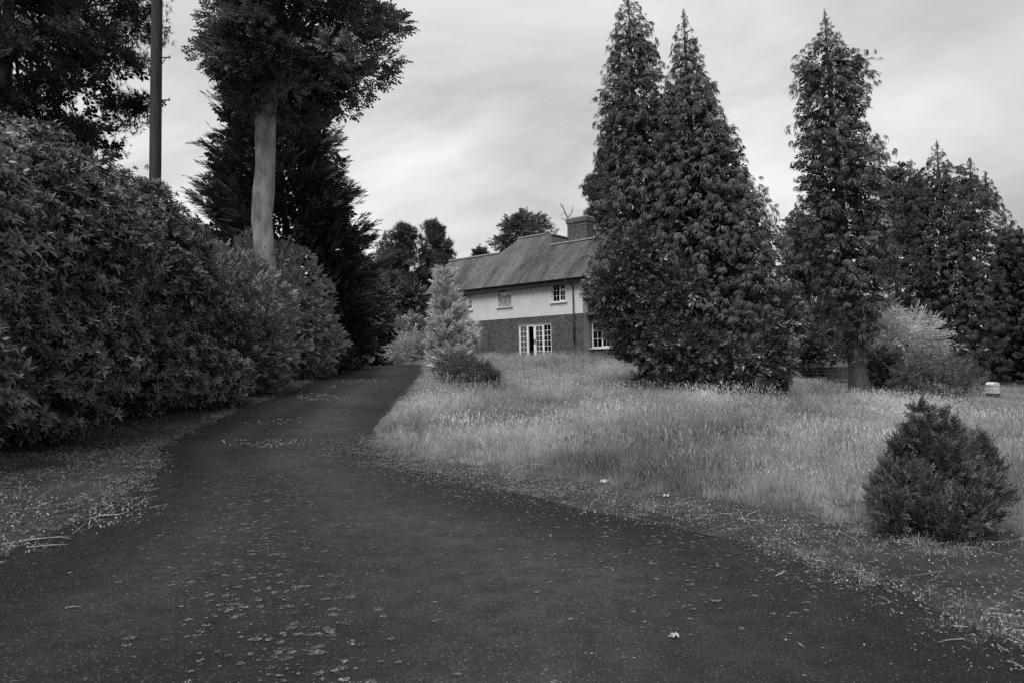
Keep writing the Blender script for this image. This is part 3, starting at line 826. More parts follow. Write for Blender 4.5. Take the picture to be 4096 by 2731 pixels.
# chimney
m = MB(); CX = (-2.0, -.62, 2.45, 3.25)
m.box(CX[0], CX[1], CX[2], CX[3], 6.3, 8.5); m.box(CX[0]-.05, CX[1]+.05, CX[2]-.05, CX[3]+.05, 8.5, 8.58); m.box(CX[0]-.1, CX[1]+.1, CX[2]-.1, CX[3]+.1, 8.58, 8.86); m.box(CX[0]-.04, CX[1]+.04, CX[2]-.04, CX[3]+.04, 8.86, 8.92)
ch = m.build('chimney', M['mortar'], house)
m = MB(); r = random.Random(2)
def course(x0, x1, y0, y1, z, h, off):
    for (ax, lo, hi, fix, sg) in (('x', x0, x1, y0, -1), ('y', y0, y1, x1, 1)):
        q = lo - off
        while q < hi:
            a0, a1 = max(q, lo), min(q + .215, hi); o = .006 + r.uniform(0, .003)
            if a1 - a0 > .03:
                if ax == 'x': m.add([(a0, fix-o, z), (a1, fix-o, z), (a1, fix-o, z+h), (a0, fix-o, z+h), (a0, fix+.01, z), (a1, fix+.01, z), (a1, fix+.01, z+h), (a0, fix+.01, z+h)], [[0,1,2,3],[3,2,6,7],[1,0,4,5],[0,3,7,4],[2,1,5,6]])
                else: m.add([(fix+o, a0, z), (fix+o, a1, z), (fix+o, a1, z+h), (fix+o, a0, z+h), (fix-.01, a0, z), (fix-.01, a1, z), (fix-.01, a1, z+h), (fix-.01, a0, z+h)], [[0,1,2,3],[3,2,6,7],[1,0,4,5],[0,3,7,4],[2,1,5,6]])
            q += .225
z = 7.0; k = 0
while z < 8.42: course(CX[0], CX[1], CX[2], CX[3], z, .065, .1125*(k % 2)); z += .075; k += 1
course(CX[0]-.05, CX[1]+.05, CX[2]-.05, CX[3]+.05, 8.51, .065, 0)
for i in range(3): course(CX[0]-.1, CX[1]+.1, CX[2]-.1, CX[3]+.1, 8.59+.09*i, .065, .1125*(i % 2))
m.build('brickwork', M['brick'], ch, kind='stuff')
m = MB(); m.tube([(-.95, 2.85, 8.9), (-.95, 2.85, 9.2), (-.95, 2.85, 9.3)], [.13, .11, .13], 12); m.build('chimney_pot', M['brick'], ch, smooth=True)
# left-hand porch roof and the bracket lamp on the gable
m = MB(); m.add([(-13.6,1.0,1.7),(-12.0,1.0,2.55),(-12.0,4,2.55),(-13.6,4,1.7),(-13.6,1.0,1.62),(-12.0,1.0,2.47),(-12.0,4,2.47),(-13.6,4,1.62)], [[0,1,2,3],[7,6,5,4],[0,4,5,1],[3,2,6,7],[0,3,7,4]]); pr = m.build('porch_roof', M['tile'], house)
m = MB(); m.add([(-13.65,.97,1.45),(-12.0,.97,2.32),(-12.0,.97,2.5),(-13.65,.97,1.63),(-13.65,.995,1.45),(-12.0,.995,2.32),(-12.0,.995,2.5),(-13.65,.995,1.63)], [[0,1,2,3],[4,7,6,5],[3,2,6,7],[1,0,4,5],[0,3,7,4]]); m.build('barge_board', M['upvc'], pr)
m = MB(); m.tube([(-12.0,.6,4.15),(-12.35,.6,4.3),(-12.6,.6,4.25)], .03, 6)
gb = m.build('lamp_bracket', M['upvc'], house, smooth=True)
def ball(c, r_, nu=12, nv=8):
    V = [(c[0], c[1], c[2]+r_)]; Fs = []
    for j in range(1, nv):
        for i in range(nu):
            t_ = math.pi*j/nv; a_ = 2*math.pi*i/nu; V.append((c[0]+r_*math.sin(t_)*math.cos(a_), c[1]+r_*math.sin(t_)*math.sin(a_), c[2]+r_*math.cos(t_)))
    V.append((c[0], c[1], c[2]-r_)); e_ = len(V)-1
    for i in range(nu):
        Fs.append([0, 1+i, 1+(i+1) % nu]); Fs.append([e_, 1+(nv-2)*nu+(i+1) % nu, 1+(nv-2)*nu+i])
        for j in range(nv-2): Fs.append([1+j*nu+i, 1+(j+1)*nu+i, 1+(j+1)*nu+(i+1) % nu, 1+j*nu+(i+1) % nu])
    return V, Fs
m = MB(); m.add(*ball((-12.62,.6,4.12), .17)); m.build('globe', M['upvc'], gb, smooth=True)

# ------------------------------------------------------------------ vegetation builders
def env(rows, D, axis=None):
    """silhouette rows (py, pxl, pxr) surveyed at distance D -> radius profile round an axis"""
    r = sorted(((at((a+c)/2, p, D)[2], at(a, p, D)[0], at(c, p, D)[0]) for p, a, c in rows))
    z = np.array([q[0] for q in r]); xl = np.array([q[1] for q in r]); xr = np.array([q[2] for q in r])
    if axis is None: xa = (xl + xr) / 2
    else:
        az_ = sorted(((at(p_, y_, D)[2], at(p_, y_, D)[0]) for p_, y_ in axis)); xa = np.interp(z, [q[0] for q in az_], [q[1] for q in az_])
    xa = np.clip(xa, xl + .02, xr - .02)
    def f(zq, ang):
        c = np.cos(ang); s = np.sin(ang)
        a_ = np.interp(zq, z, xa); l = a_ - np.interp(zq, z, xl); r_ = np.interp(zq, z, xr) - a_
        side = np.where(c > 0, r_, l); dep = (l + r_) / 2
        return np.sqrt((side * c) ** 2 + (dep * s) ** 2), a_
    return f, z, (xl, xr, xa)
def pick_z(z, xl, xr, n, bias=0.0):
    zz = np.linspace(z[0], z[-1], 400); wd = np.interp(zz, z, xr - xl) + .15 + bias; cdf = np.cumsum(wd); cdf /= cdf[-1]
    return np.interp(rng.random(n), cdf, zz)
def tree_root(name, label, cat, x, y, group=None):
    return thing(name, label, cat, (x, y, gz1(x, y)), 0, group)
def conifer(name, label, cat, rows, D, axis, mat, tmpl, nb=300, dens=9, a=.1, bb=.35, sdz=-.6, sscale=(.8, 1.25), trunk_r=.25, base=None, group=None, width=.28,
            lenvar=(.72, 1.08), bark='bark', tmin=.35, ttop=None, lump=.1, outw=1.0, upturn=0.0, limbs=True, shrink=.12, fill=0):
    f, z, (xl, xr, xa) = env(rows, D, axis)
    bx = float(xa[0]) if base is None else base
    root = tree_root(name, label, cat, bx, D, group); o = np.array(root.location)
    zs = pick_z(z, xl, xr, nb); az = rng.uniform(0, 2*math.pi, nb)
    rr, ax = f(zs, az)
    rr = np.maximum(rr - shrink, rr * .5)
    rr = rr * rng.uniform(*lenvar, nb) * (1 + lump * np.sin(zs * 2.3 + az * 3) )
    dirh = np.c_[np.cos(az), np.sin(az), np.zeros(nb)]
    z0 = zs - rr * (a - bb)
    ns = np.maximum(4, (rr * dens).astype(int)); bi = np.repeat(np.arange(nb), ns); n = len(bi)
    t = tmin + (1 - tmin) * np.sqrt(rng.random(n))
    wv = rr[bi] * width * (1.1 - t) + .06
    lat = rng.uniform(-1, 1, n) * wv
    perp = np.c_[-dirh[:, 1], dirh[:, 0], np.zeros(nb)]
    zt = z0[bi] + rr[bi] * (a * t - bb * t * t) + upturn * rr[bi] * t ** 4 - np.abs(lat) * .25
    Tt = np.c_[ax[bi], np.full(n, D), zt] + dirh[bi] * (rr[bi] * t)[:, None] + perp[bi] * lat[:, None]
    Tt += rng.normal(0, .05, (n, 3))
    Dd = dirh[bi] * outw + perp[bi] * (np.sign(lat) * rng.uniform(0, .8, n))[:, None] + np.c_[np.zeros(n), np.zeros(n), sdz + rng.normal(0, .25, n)]
    tint = rng.uniform(.75, 1.2, nb)[bi] * rng.uniform(.75, 1.25, n)
    up = np.tile([0, 0, 1.0], (n, 1)) + rng.normal(0, .45, (n, 3)) + dirh[bi] * .3
    tb_ = TB(); tb_.scatter(tmpl, Tt, frames(Dd, rng.uniform(*sscale, n), up), tint)
    mi = fill; zi = pick_z(z, xl, xr, mi); ai = rng.uniform(0, 2*math.pi, mi); ri, axi = f(zi, ai); qi = ri * rng.uniform(.2, .7, mi)
    if mi: tb_.scatter(TP['far'], np.c_[axi + np.cos(ai)*qi, D + np.sin(ai)*qi, zi], frames(np.c_[np.cos(ai), np.sin(ai), rng.normal(.2, .4, mi)], rng.uniform(1.0, 1.8, mi)), rng.uniform(.6, 1.0, mi))
    # leader at the very top
    k = 14; zt = np.linspace(z[-1] - .9, z[-1], k); aa = rng.uniform(0, 6.28, k)
    tb_.scatter(tmpl, np.c_[np.interp(zt, z, xa), np.full(k, D), zt], frames(np.c_[np.cos(aa)*.6, np.sin(aa)*.6, np.full(k, sdz*.8 + .2)], .7), np.ones(k))
    tb_.build('crown', mat, root, origin=o)
    zz = np.linspace(o[2] - .3, z[-1] - .3, 14)
    pth = np.c_[np.interp(zz, np.r_[o[2], z], np.r_[bx, xa]), np.full(14, D), zz]
    s = (zz - zz[0]) / (zz[-1] - zz[0]); rad = trunk_r * (1 - s) + .02 + trunk_r * .55 * np.exp(-(zz - o[2]).clip(0) * 2.2)
    mt = TB(); mt.add(*tube(pth, rad, 12))
    if limbs:
        for i in rng.choice(nb, min(nb, 60), False):
            tq = np.linspace(0, .85, 5); p = np.c_[ax[i] + dirh[i, 0]*rr[i]*tq, D + dirh[i, 1]*rr[i]*tq, z0[i] + rr[i]*(a*tq - bb*tq*tq) + upturn*rr[i]*tq**4]
            mt.add(*tube(p, np.linspace(.05, .012, 5), 5))
    mt.build('trunk', M[bark], root, origin=o, smooth=True)
    return root
def tassel_tree(name, label, cat, envs, D, mat, n=900, scale=(.8, 1.3), frac=(.8, 1.06), trunk_r=.3, base=None, group=None, inner=.08, gap=None, down=-.25, pull=.3, bark='bark', limbs=50, tmpl='tassel', fill=2.0):
    F0 = env(envs[0][0], D, envs[0][1]); z0_, (xl0, xr0, xa0) = F0[1], F0[2]
    bx = float(xa0[0]) if base is None else base
    root = tree_root(name, label, cat, bx, D, group); o = np.array(root.location); tb_ = TB(); mt = TB()
    for rows, axis, share in envs:
        f, z, (xl, xr, xa) = env(rows, D, axis)
        m = int(n * share); zs = pick_z(z, xl, xr, m); az = rng.uniform(0, 2*math.pi, m); rr, ax = f(zs, az)
        if gap is not None:
            q = np.sin(zs*1.9 + 2*np.cos(az*1.0 + 1)) + np.sin(az*2 + zs*1.1) + .7*np.sin(zs*4.3 + az*3); k = (q > gap) | (zs < z[0] + .35*(z[-1]-z[0])); zs, az, rr, ax = zs[k], az[k], rr[k], ax[k]; m = len(zs)
        fr = rng.uniform(*frac, m); isin = rng.random(m) < inner; fr = np.where(isin, rng.uniform(.35, .8, m), fr)
        sc_ = rng.uniform(*scale, m) * np.clip(rr * 1.1, .45, 1)
        reach = np.maximum(rr * fr - pull * sc_, 0)
        dh = np.c_[np.cos(az), np.sin(az), np.zeros(m)]
        T = np.c_[ax, np.full(m, D), zs + .15 * sc_] + dh * reach[:, None]
        Dd = dh + np.c_[rng.normal(0, .45, (m, 2)), down + rng.normal(0, .3, m)]
        up = np.tile([0, 0, 1.0], (m, 1)) + rng.normal(0, .38, (m, 3))
        tb_.scatter(TP[tmpl], T, frames(Dd, sc_, up), rng.uniform(.65, 1.3, m))
        mi = int(fill * m); zi = pick_z(z, xl, xr, mi); ai = rng.uniform(0, 2*math.pi, mi); ri, axi = f(zi, ai); qi = np.maximum(ri * rng.uniform(.15, .72, mi) - .1, 0)
        ok = ri > .5; fs_ = np.clip(ri[ok] * .4, .3, .95); zi, ai, qi, axi = zi[ok], ai[ok], qi[ok], axi[ok]; mi = len(zi)
        tb_.scatter(TP['far'], np.c_[axi + np.cos(ai)*qi, D + np.sin(ai)*qi, zi], frames(np.c_[np.cos(ai), np.sin(ai), rng.normal(-.4, .4, mi)], fs_ * rng.uniform(.7, 1.2, mi)), rng.uniform(.6, 1.0, mi))
        kt = 10; zt = np.linspace(z[-1] - .55, z[-1] + .05, kt); aa = rng.uniform(0, 6.28, kt)
        tb_.scatter(TP[tmpl], np.c_[np.interp(zt, z, xa), np.full(kt, D), zt], frames(np.c_[np.cos(aa), np.sin(aa), np.full(kt, -.5)], np.linspace(.55, .22, kt), np.tile([0, 0, 1.0], (kt, 1))), np.ones(kt))
        for i in rng.choice(m, min(int(limbs * share), m), False):
            tq = np.linspace(0, 1, 5); p = np.c_[ax[i] + dh[i, 0]*reach[i]*tq, D + dh[i, 1]*reach[i]*tq, zs[i] - .25*rr[i] + rr[i]*(.55*tq - .3*tq*tq)]
            mt.add(*tube(p, np.linspace(.045, .012, 5), 5))
        lo = o[2] - .3 if rows is envs[0][0] else z[0]
        zz = np.linspace(lo, z[-1] - .1, 14); s = (zz - zz[0]) / (zz[-1] - zz[0]); tr_ = trunk_r if rows is envs[0][0] else .06
        rad = tr_ * (1 - s) + .015 + tr_ * .55 * np.exp(-(zz - lo - .3).clip(0) * 2.2)
        rad = np.minimum(rad, np.where(zz > z[0] + 1.5, .35 * f(zz, np.zeros(14))[0] + .015, 9))
        mt.add(*tube(np.c_[np.interp(zz, np.r_[o[2], z] if lo < z[0] else z, np.r_[bx, xa] if lo < z[0] else xa), np.full(14, D), zz], rad, 12))
    tb_.build('crown', mat, root, origin=o); mt.build('trunk', M[bark], root, origin=o, smooth=True)
    return root
def broadleaf(name, label, cat, rows, D, mat, tmpl, nc=60, per=90, csize=(.5, .9), flat=.55, trunk=None, trunk_r=.2, axis=None, bark='bark', group=None, frac=(.35, 1.0), sscale=(.8, 1.2),
              base=None, droop=0.0, depth=1.0, limbs=24, taper=.55, fill=0):
    f, z, (xl, xr, xa) = env(rows, D, axis)
    bx = float(xa[0]) if base is None else base
    root = tree_root(name, label, cat, bx, D, group); o = np.array(root.location)
    zs = pick_z(z, xl, xr, nc); az = rng.uniform(0, 2*math.pi, nc)
    rr, ax = f(zs, az)
    fr_ = frac[0] + (frac[1] - frac[0]) * np.sqrt(rng.random(nc)); cs = np.minimum(rng.uniform(*csize, nc), rr * .8 + .08)
    reach = np.maximum(rr * fr_ - cs * .85, 0)
    C = np.c_[ax + np.cos(az)*reach, D + np.sin(az)*reach*depth, zs]
    n = nc * per; ci = np.repeat(np.arange(nc), per)
    q = unit(rng.normal(size=(n, 3))) * (rng.random(n) ** .45)[:, None] * cs[ci][:, None]; q[:, 2] *= flat
    Tt = C[ci] + q
    outd = np.c_[np.cos(az), np.sin(az), np.zeros(nc)][ci]
    Dd = unit(q) * .7 + outd * .7 + np.c_[np.zeros(n), np.zeros(n), rng.normal(-droop, .3, n)]
    up = np.tile([0, 0, 1.0], (n, 1)) + rng.normal(0, .5, (n, 3))
    tint = rng.uniform(.75, 1.25, nc)[ci] * rng.uniform(.75, 1.25, n)
    tb_ = TB(); tb_.scatter(tmpl, Tt, frames(Dd, rng.uniform(*sscale, n), up), tint)
    if fill:
        ci = np.repeat(np.arange(nc), fill); q = rng.normal(0, .4, (len(ci), 3)) * cs[ci][:, None]; q[:, 2] *= flat
        tb_.scatter(TP['far'], C[ci] * np.array([.97, 1, 1]) + np.array([.03 * bx, 0, 0]) + q, frames(rng.normal(size=(len(ci), 3)), rng.uniform(.5, .9, len(ci))), rng.uniform(.6, 1.0, len(ci)))
    tb_.build('crown', mat, root, origin=o)
    mt = TB()
    if trunk is None: trunk = np.array([(bx, D, o[2] - .3), (float(np.interp(z[0]+(z[-1]-z[0])*.5, z, xa)), D, z[0] + (z[-1]-z[0])*.5), (float(np.interp(z[0]+(z[-1]-z[0])*.9, z, xa)), D, z[0] + (z[-1]-z[0])*.9)]) if taper == .55 else None
    tp_ = sm_curve(trunk, 12); s = np.linspace(0, 1, 12)
    mt.add(*tube(tp_, trunk_r * (1 - (taper if taper != .55 else .85) * s) * (1 + .035*np.sin(s*23) + .03*np.sin(s*41)) , 14)); lb_ = TB()
    for i in rng.choice(nc, min(limbs, nc), False):
        st = tp_[rng.integers(7 if taper == .55 else 11, 12)]; midp = st*.45 + C[i]*.55 + np.array([0, 0, .12 * np.linalg.norm(C[i]-st)])
        lb_.add(*tube(sm_curve([st, midp, C[i]], 6), np.linspace(trunk_r*.22, .015, 6), 6))
    mt.build('trunk', M[bark], root, origin=o, smooth=True)
    if lb_.k: lb_.build('limbs', M['bark'], root, origin=o, smooth=True, kind='stuff')
    return root
def shrub(name, label, blobs, mat, tmpl, dens=34, group=None, up=.5, sscale=(.8, 1.2), depth_in=.45, lump=.12, stem=True, cat='shrub', base=None, keep_back=.06, inner=1.8, bumps=7):
    """foliage shell over a union of lumpy ellipsoids (cx,cy,cz,rx,ry,rz)"""
    bl = [list(q) for q in blobs]
    for q in list(bl):
        for k in range(bumps):
            u = unit(rng.normal(size=3)); u[2] = abs(u[2]) * 1.2 - .35; e_ = rng.uniform(.2, .36)
            bl.append([q[0] + u[0]*q[3]*.86, q[1] + u[1]*q[4]*.86, q[2] + u[2]*q[5]*.86, q[3]*e_, q[4]*e_, q[5]*e_])
    bl = np.array(bl, float)
    bx, by = (bl[0, 0], bl[0, 1]) if base is None else base
    root = tree_root(name, label, cat, bx, by, group); o = np.array(root.location)
    tb_ = TB()
    for i, (cx, cy_, cz, rx, ry, rz_) in enumerate(bl):
        area = 4*math.pi*(((rx*ry)**1.6 + (rx*rz_)**1.6 + (ry*rz_)**1.6)/3)**(1/1.6)
        n = int(area * dens * .88)
        u = unit(rng.normal(size=(n, 3)))
        lm = 1 + lump * (np.sin(u[:, 0]*7 + i) * np.sin(u[:, 1]*6 + 2*i) + np.sin(u[:, 2]*8 + u[:, 0]*5 + i)) * .7
        p = np.c_[cx + u[:, 0]*rx*lm, cy_ + u[:, 1]*ry*lm, cz + u[:, 2]*rz_*lm]
        nrm = unit(u / np.array([rx, ry, rz_]))
        k = p[:, 2] > gz(p[:, 0], p[:, 1]) + .08
        for j, q in enumerate(bl):
            if j != i: k &= (((p[:, 0]-q[0])/q[3])**2 + ((p[:, 1]-q[1])/q[4])**2 + ((p[:, 2]-q[2])/q[5])**2) > .85
        facing = ((EYE - p) * nrm).sum(1) > -1.0
        k &= facing | (rng.random(n) < keep_back)
        p, nrm = p[k], nrm[k]; n = len(p)
        p = p - nrm * (depth_in * rng.random(n) ** 1.7)[:, None]
        Dd = nrm + np.array([0, 0, up]) + rng.normal(0, .35, (n, 3))
        tb_.scatter(tmpl, p, frames(Dd, rng.uniform(*sscale, n)), rng.uniform(.65, 1.3, n))
        # inner leaves that close the bush, its inner shade put into a darker tint
        n = int(area * dens * .15); u = unit(rng.normal(size=(n, 3)))
        p = np.array([cx, cy_, cz]) + u * np.array([rx, ry, rz_]) * rng.uniform(.62, .85, (n, 1)); p = p[p[:, 2] > gz(p[:, 0], p[:, 1]) + .05]; n = len(p)
        tb_.scatter(tmpl, p, frames(rng.normal(size=(n, 3)), rng.uniform(.8, 1.25, n) * inner * sscale[1] / 1.2), rng.uniform(.6, 1.0, n))
    tb_.build('foliage', mat, root, origin=o)
    if stem:
        mt = TB(); g0 = o[2]
        for i, q in enumerate(bl[:len(blobs)]):
            for k in range(3):
                e_ = np.array([q[0] + rng.normal(0, q[3]*.35), q[1] + rng.normal(0, q[4]*.35), q[2] + q[5]*rng.uniform(-.1, .5)])
                s_ = np.array([q[0] + rng.normal(0, .2), q[1] + rng.normal(0, .2), 0]); s_[2] = gz1(s_[0], s_[1]) - .1
                if e_[2] > s_[2] + .2 and k == 0 and i < 4:
                    mt = TB(); mt.add(*tube(sm_curve([s_, (s_+e_)/2 + rng.normal(0, .1, 3), e_], 6), np.linspace(.05, .015, 6) * min(1, q[5]*.6), 6)); mt.build('stem', M['bark'], root, origin=o, smooth=True)
    return root

# ------------------------------------------------------------------ left hedge
HEDGE = 'rhododendrons and laurels forming the hedge left of the drive'
rh = shrub('rhododendron', 'nearest rhododendron at the left picture edge with large glossy leaves', [(-9.7,8.0,3.1,2.75,3.2,4.0),(-8.3,8.6,1.6,1.5,1.8,1.7),(-9.0,10.2,3.9,1.8,1.8,2.5)], M['rhodo'], TP['rhodo'], 38, HEDGE, sscale=(.6, 1.3))
shrub('rhododendron', 'tall rhododendron below the scots pine, second in the hedge', [(-9.7,12.6,2.9,2.7,2.4,3.6),(-8.5,12.2,1.7,1.3,1.8,1.8),(-8.9,13.8,3.9,1.7,1.6,2.4)], M['rhodo'], TP['rhodo_far'], 46, HEDGE, sscale=(.6, 1.3))
shrub('rhododendron', 'tall rhododendron round the foot of the wooden pole', [(-9.9,16.8,3.0,2.6,2.5,3.5),(-8.8,16.4,1.9,1.3,1.9,1.7),(-9.6,19.0,3.2,1.8,1.8,2.8)], M['rhodo'], TP['rhodo_far'], 46, HEDGE, sscale=(.6, 1.3))
shrub('rhododendron', 'small low rhododendron in front of the hedge at the drive edge', [(-7.75,18.2,1.25,.8,1.0,.85),(-8.0,17.2,1.1,.7,.8,.7)], M['laurel'], TP['rhodo_far'], 60, HEDGE)
shrub('laurel', 'rounded laurel bush in front of the pale beech trunk', [(-9.2,21.2,2.6,2.3,2.3,2.7),(-8.75,21.0,1.8,1.6,1.8,1.5)], M['laurel'], TP['laurel'], 70, HEDGE, sscale=(.9, 1.4))
shrub('laurel', 'tall pale laurel bush at the far end of the hedge', [(-9.6,26.6,3.4,2.5,2.4,3.1),(-8.6,27.0,2.6,1.55,2.0,2.2)], M['pale_shrub'], TP['laurel'], 70, HEDGE, sscale=(.8, 1.3), up=.1)
shrub('broom_bush', 'dark feathery bush at the drive edge beyond the hedge', [(-8.0,30.5,1.75,.75,.8,.95)], M['cypress'], TP['plume'], 70, up=1.2)
# the largest leaves of the nearest rhododendron, one object each
lv, lf = leaf(.155, .037, .2, .15)
leaf0 = None
o0 = np.array(rh.location)
nrm_c = 0
crown = [c for c in rh.children if c.name.startswith('foliage')][0]
while nrm_c < 280:
    px_, py_ = random.uniform(0, 620), random.uniform(520, 1850)
    d_ = ray(px_, py_)
    # march to the shell of the shrub
    for tt in np.arange(6.5, 13, .06):
        p_ = EYE + d_ * (tt / d_[1])
        s_ = min(((p_[0]-q[0])/q[3])**2 + ((p_[1]-q[1])/q[4])**2 + ((p_[2]-q[2])/q[5])**2 for q in [(-9.7,8.0,3.1,2.75,3.2,4.0),(-8.3,8.6,1.6,1.5,1.8,1.7),(-9.0,10.2,3.9,1.8,1.8,2.5)])
        if s_ < 1.03: break
    else: continue
    if p_[2] < gz1(p_[0], p_[1]) + .15: continue
    ctr = p_ + np.array([.03, -.05, .02])
    nl = random.randint(4, 7)
    ax_ = unit(np.array([.7, -.5, .5]) + rng.normal(0, .3, 3))
    for j in range(nl):
        rad_ = unit(np.cross(ax_, rng.normal(size=3)))
        Mx = frames(np.array([rad_ + ax_ * random.uniform(-.1, .7)]), random.uniform(.8, 1.1), np.array([ax_]))[0]
        if leaf0 is None:
            leaf0 = link_mesh('leaf', lv, lf, M['rhodo'], rh, np.ones(len(lv))); o = leaf0
        else:
            o = leaf0.copy(); col.objects.link(o); o.parent = rh
        mm = Matrix([list(Mx[0]) + [ctr[0]-o0[0]], list(Mx[1]) + [ctr[1]-o0[1]], list(Mx[2]) + [ctr[2]-o0[2]], [0, 0, 0, 1]])
        o.matrix_local = mm; nrm_c += 1

# ------------------------------------------------------------------ left trees
broadleaf('scots_pine', 'large dark pine rising behind the hedge at the left edge', 'pine tree',
          [(-700,-250,400),(-300,-420,560),(0,-520,600),(150,-500,690),(300,-450,680),(420,-400,620),(520,-300,470),(620,-250,300),(700,-150,60)], 21.5, M['pine'], TP['pine'], 240, 76, (.55, 1.0), .5, trunk_r=.32, sscale=(.8, 1.3), frac=(.2, 1.05), limbs=60, fill=14)
# pole
pb = at(607, 1000, 18.6); pt_ = at(618, -60, 18.6); g_ = gz1(pb[0], 18.6)
pole = thing('utility_pole', 'tall wooden utility pole with iron step brackets', 'pole', (pb[0], 18.6, g_))
dirp = (pt_ - pb) / (pt_[2] - pb[2])
topz = pt_[2] + 1.6 - g_
m = MB(); m.tube([(dirp[0]*(q), 0, q) for q in np.linspace(-.4, topz, 8)], np.linspace(.168, .14, 8), 14); m.build('shaft', M['pole'], pole, smooth=True)
for (ppx, ppy, sd_) in ((640, 113, 1), (637, 232, 1), (634, 402, 1), (588, 493, -1)):
    q = at(ppx, ppy, 18.6); zq = q[2] - g_; xq = dirp[0]*zq + .145*sd_
    m = MB(); m.tube([(xq - .05*sd_, 0, zq), (xq + .22*sd_, 0, zq)], .018, 6); m.tube([(xq + .22*sd_, 0, zq - .03), (xq + .22*sd_, 0, zq + .05)], .02, 6)
    m.tube([(xq - .03*sd_, 0, zq - .22), (xq + .13*sd_, 0, zq)], .013, 6); m.build('step_bracket', M['dark_trim'], pole, smooth=True)
# beech
D = 25.0
tb0 = at(1062, 1050, D); tb1 = at(1060, 700, D); tb2 = at(1066, 430, D); gb_ = gz1(tb0[0], D)
beech = broadleaf('beech_tree', 'tall beech with smooth pale trunk and high spreading crown', 'beech tree',
          [(-420,980,1400),(-250,930,1520),(-80,950,1580),(60,890,1590),(170,860,1570),(270,850,1555),(350,890,1530),(410,960,1430),(440,1010,1330)], D, M['beech'], TP['beech'], 290, 58, (.45, .85), .55,
          trunk=np.array([(tb0[0], D, gb_ - .3), tb0, (tb0*.5+tb1*.5)+np.array([-.13, 0, 0]), tb1, tb2, at(1080, 330, D)]), trunk_r=.4, axis=[(1066, 560), (1120, 0)], bark='beech_bark', base=tb0[0], frac=(.25, 1.1), limbs=45, taper=.12)
for pts_, r_ in (([(1062,540),(1056,450),(1030,340),(985,200),(950,40)], .2), ([(1064,540),(1072,450),(1110,330),(1160,200),(1190,-60)], .24), ([(1066,500),(1085,420),(1180,330),(1290,230),(1400,90)], .13), ([(1062,500),(1050,430),(960,370),(880,270),(820,150)], .11)):
    P_ = sm_curve([at(a_, c_, D + .12 * k) for k, (a_, c_) in enumerate(pts_)], 10)
    t_ = TB(); t_.add(*tube(P_, np.linspace(r_, r_ * .35, 10), 10)); t_.build('limb', M['beech_bark'], beech, origin=np.array(beech.location), smooth=True)
# dark cypress behind the beech
conifer('leyland_cypress', 'broad dark cypress standing behind the beech trunk', 'cypress tree', [(240,1080,1180),(330,960,1290),(450,870,1330),(560,850,1350),(640,835,1400),(760,790,1440),(850,800,1470),(950,820,1490),(1080,840,1520),(1250,850,1530),(1450,900,1500)],
        35, None, M['cypress'], TP['cypress'], 560, 5, .5, .0, .4, (1.0, 1.7), .3, width=.22, lenvar=(.62, 1.05), upturn=.12, shrink=.3, fill=2600)
# far left group
FP = 'pines in the distance left of the house'
broadleaf('distant_pine', 'distant pine with rounded top, right of the pair beside the roof', 'pine tree', [(895,1695,1765),(940,1680,1800),(1000,1660,1825),(1080,1630,1825),(1180,1620,1800),(1300,1620,1780),(1420,1640,1760)], 66, M['far_pine'], TP['far_pine'], 120, 32, (.6, 1.15), .6, trunk_r=.3, group=FP, frac=(.15, 1.2), fill=4)
broadleaf('distant_pine', 'distant pine with rounded top, left of the pair beside the roof', 'pine tree', [(898,1580,1650),(940,1560,1675),(1000,1530,1700),(1080,1500,1700),(1200,1490,1700),(1320,1490,1700),(1430,1500,1690)], 64, M['far_pine'], TP['far_pine'], 120, 32, (.6, 1.15), .6, trunk_r=.3, group=FP, frac=(.15, 1.2), fill=4)
conifer('distant_spruce', 'small pointed spruce tip beside the dark cypress', 'spruce tree', [(925,1538,1543),(980,1520,1560),(1060,1500,1580),(1200,1470,1620)], 72, None, M['far_pine'], TP['far_pine'], 90, 4, .1, .3, -.2, (.6, .9), .2, limbs=False)
FL = 'leafy trees beyond the drive crest'
broadleaf('leafy_tree', 'grey leafy tree beyond the drive crest next to the hedge end', 'tree', [(1130,1440,1520),(1200,1400,1580),(1300,1380,1600),(1400,1380,1590),(1450,1400,1580)], 52, M['far_leaf'], TP['far'], 60, 60, (.6, 1.0), .8, group=FL)
broadleaf('leafy_tree', 'leafy tree in front of the distant pines beside the house corner', 'tree', [(1150,1600,1680),(1220,1570,1740),(1320,1540,1760),(1410,1540,1740)], 56, M['far_leaf'], TP['far'], 60, 55, (.6, 1.0), .8, group=FL)
broadleaf('leafy_tree', 'tall dim tree far behind, between the cypress and the distant pines', 'tree', [(985,1500,1560),(1040,1460,1610),(1150,1440,1640),(1300,1440,1640),(1430,1450,1630)], 78, M['far_pine'], TP['far'], 70, 45, (.8, 1.3), .8, group=FL)
broadleaf('leafy_tree', 'dark tree filling the gap below the cypress', 'tree', [(1050,1330,1480),(1150,1300,1540),(1300,1280,1540),(1440,1290,1520)], 60, M['far_pine'], TP['far'], 70, 60, (.8, 1.2), .8, group=FL)
shrub('pale_shrub', 'pale leafy shrub left of the golden conifer', [(*at(1650,1395,44),.95,.9,.75),(*at(1610,1415,43),.7,.7,.5),(*at(1720,1390,44),.7,.8,.75)], M['willow'], TP['willow'], 60)
shrub('pale_shrub', 'loose pale shrub above the low shrub near the porch', [(*at(1640,1310,50),1.1,.9,.8)], M['pale_shrub'], TP['far'], 40, sscale=(.4, .7))
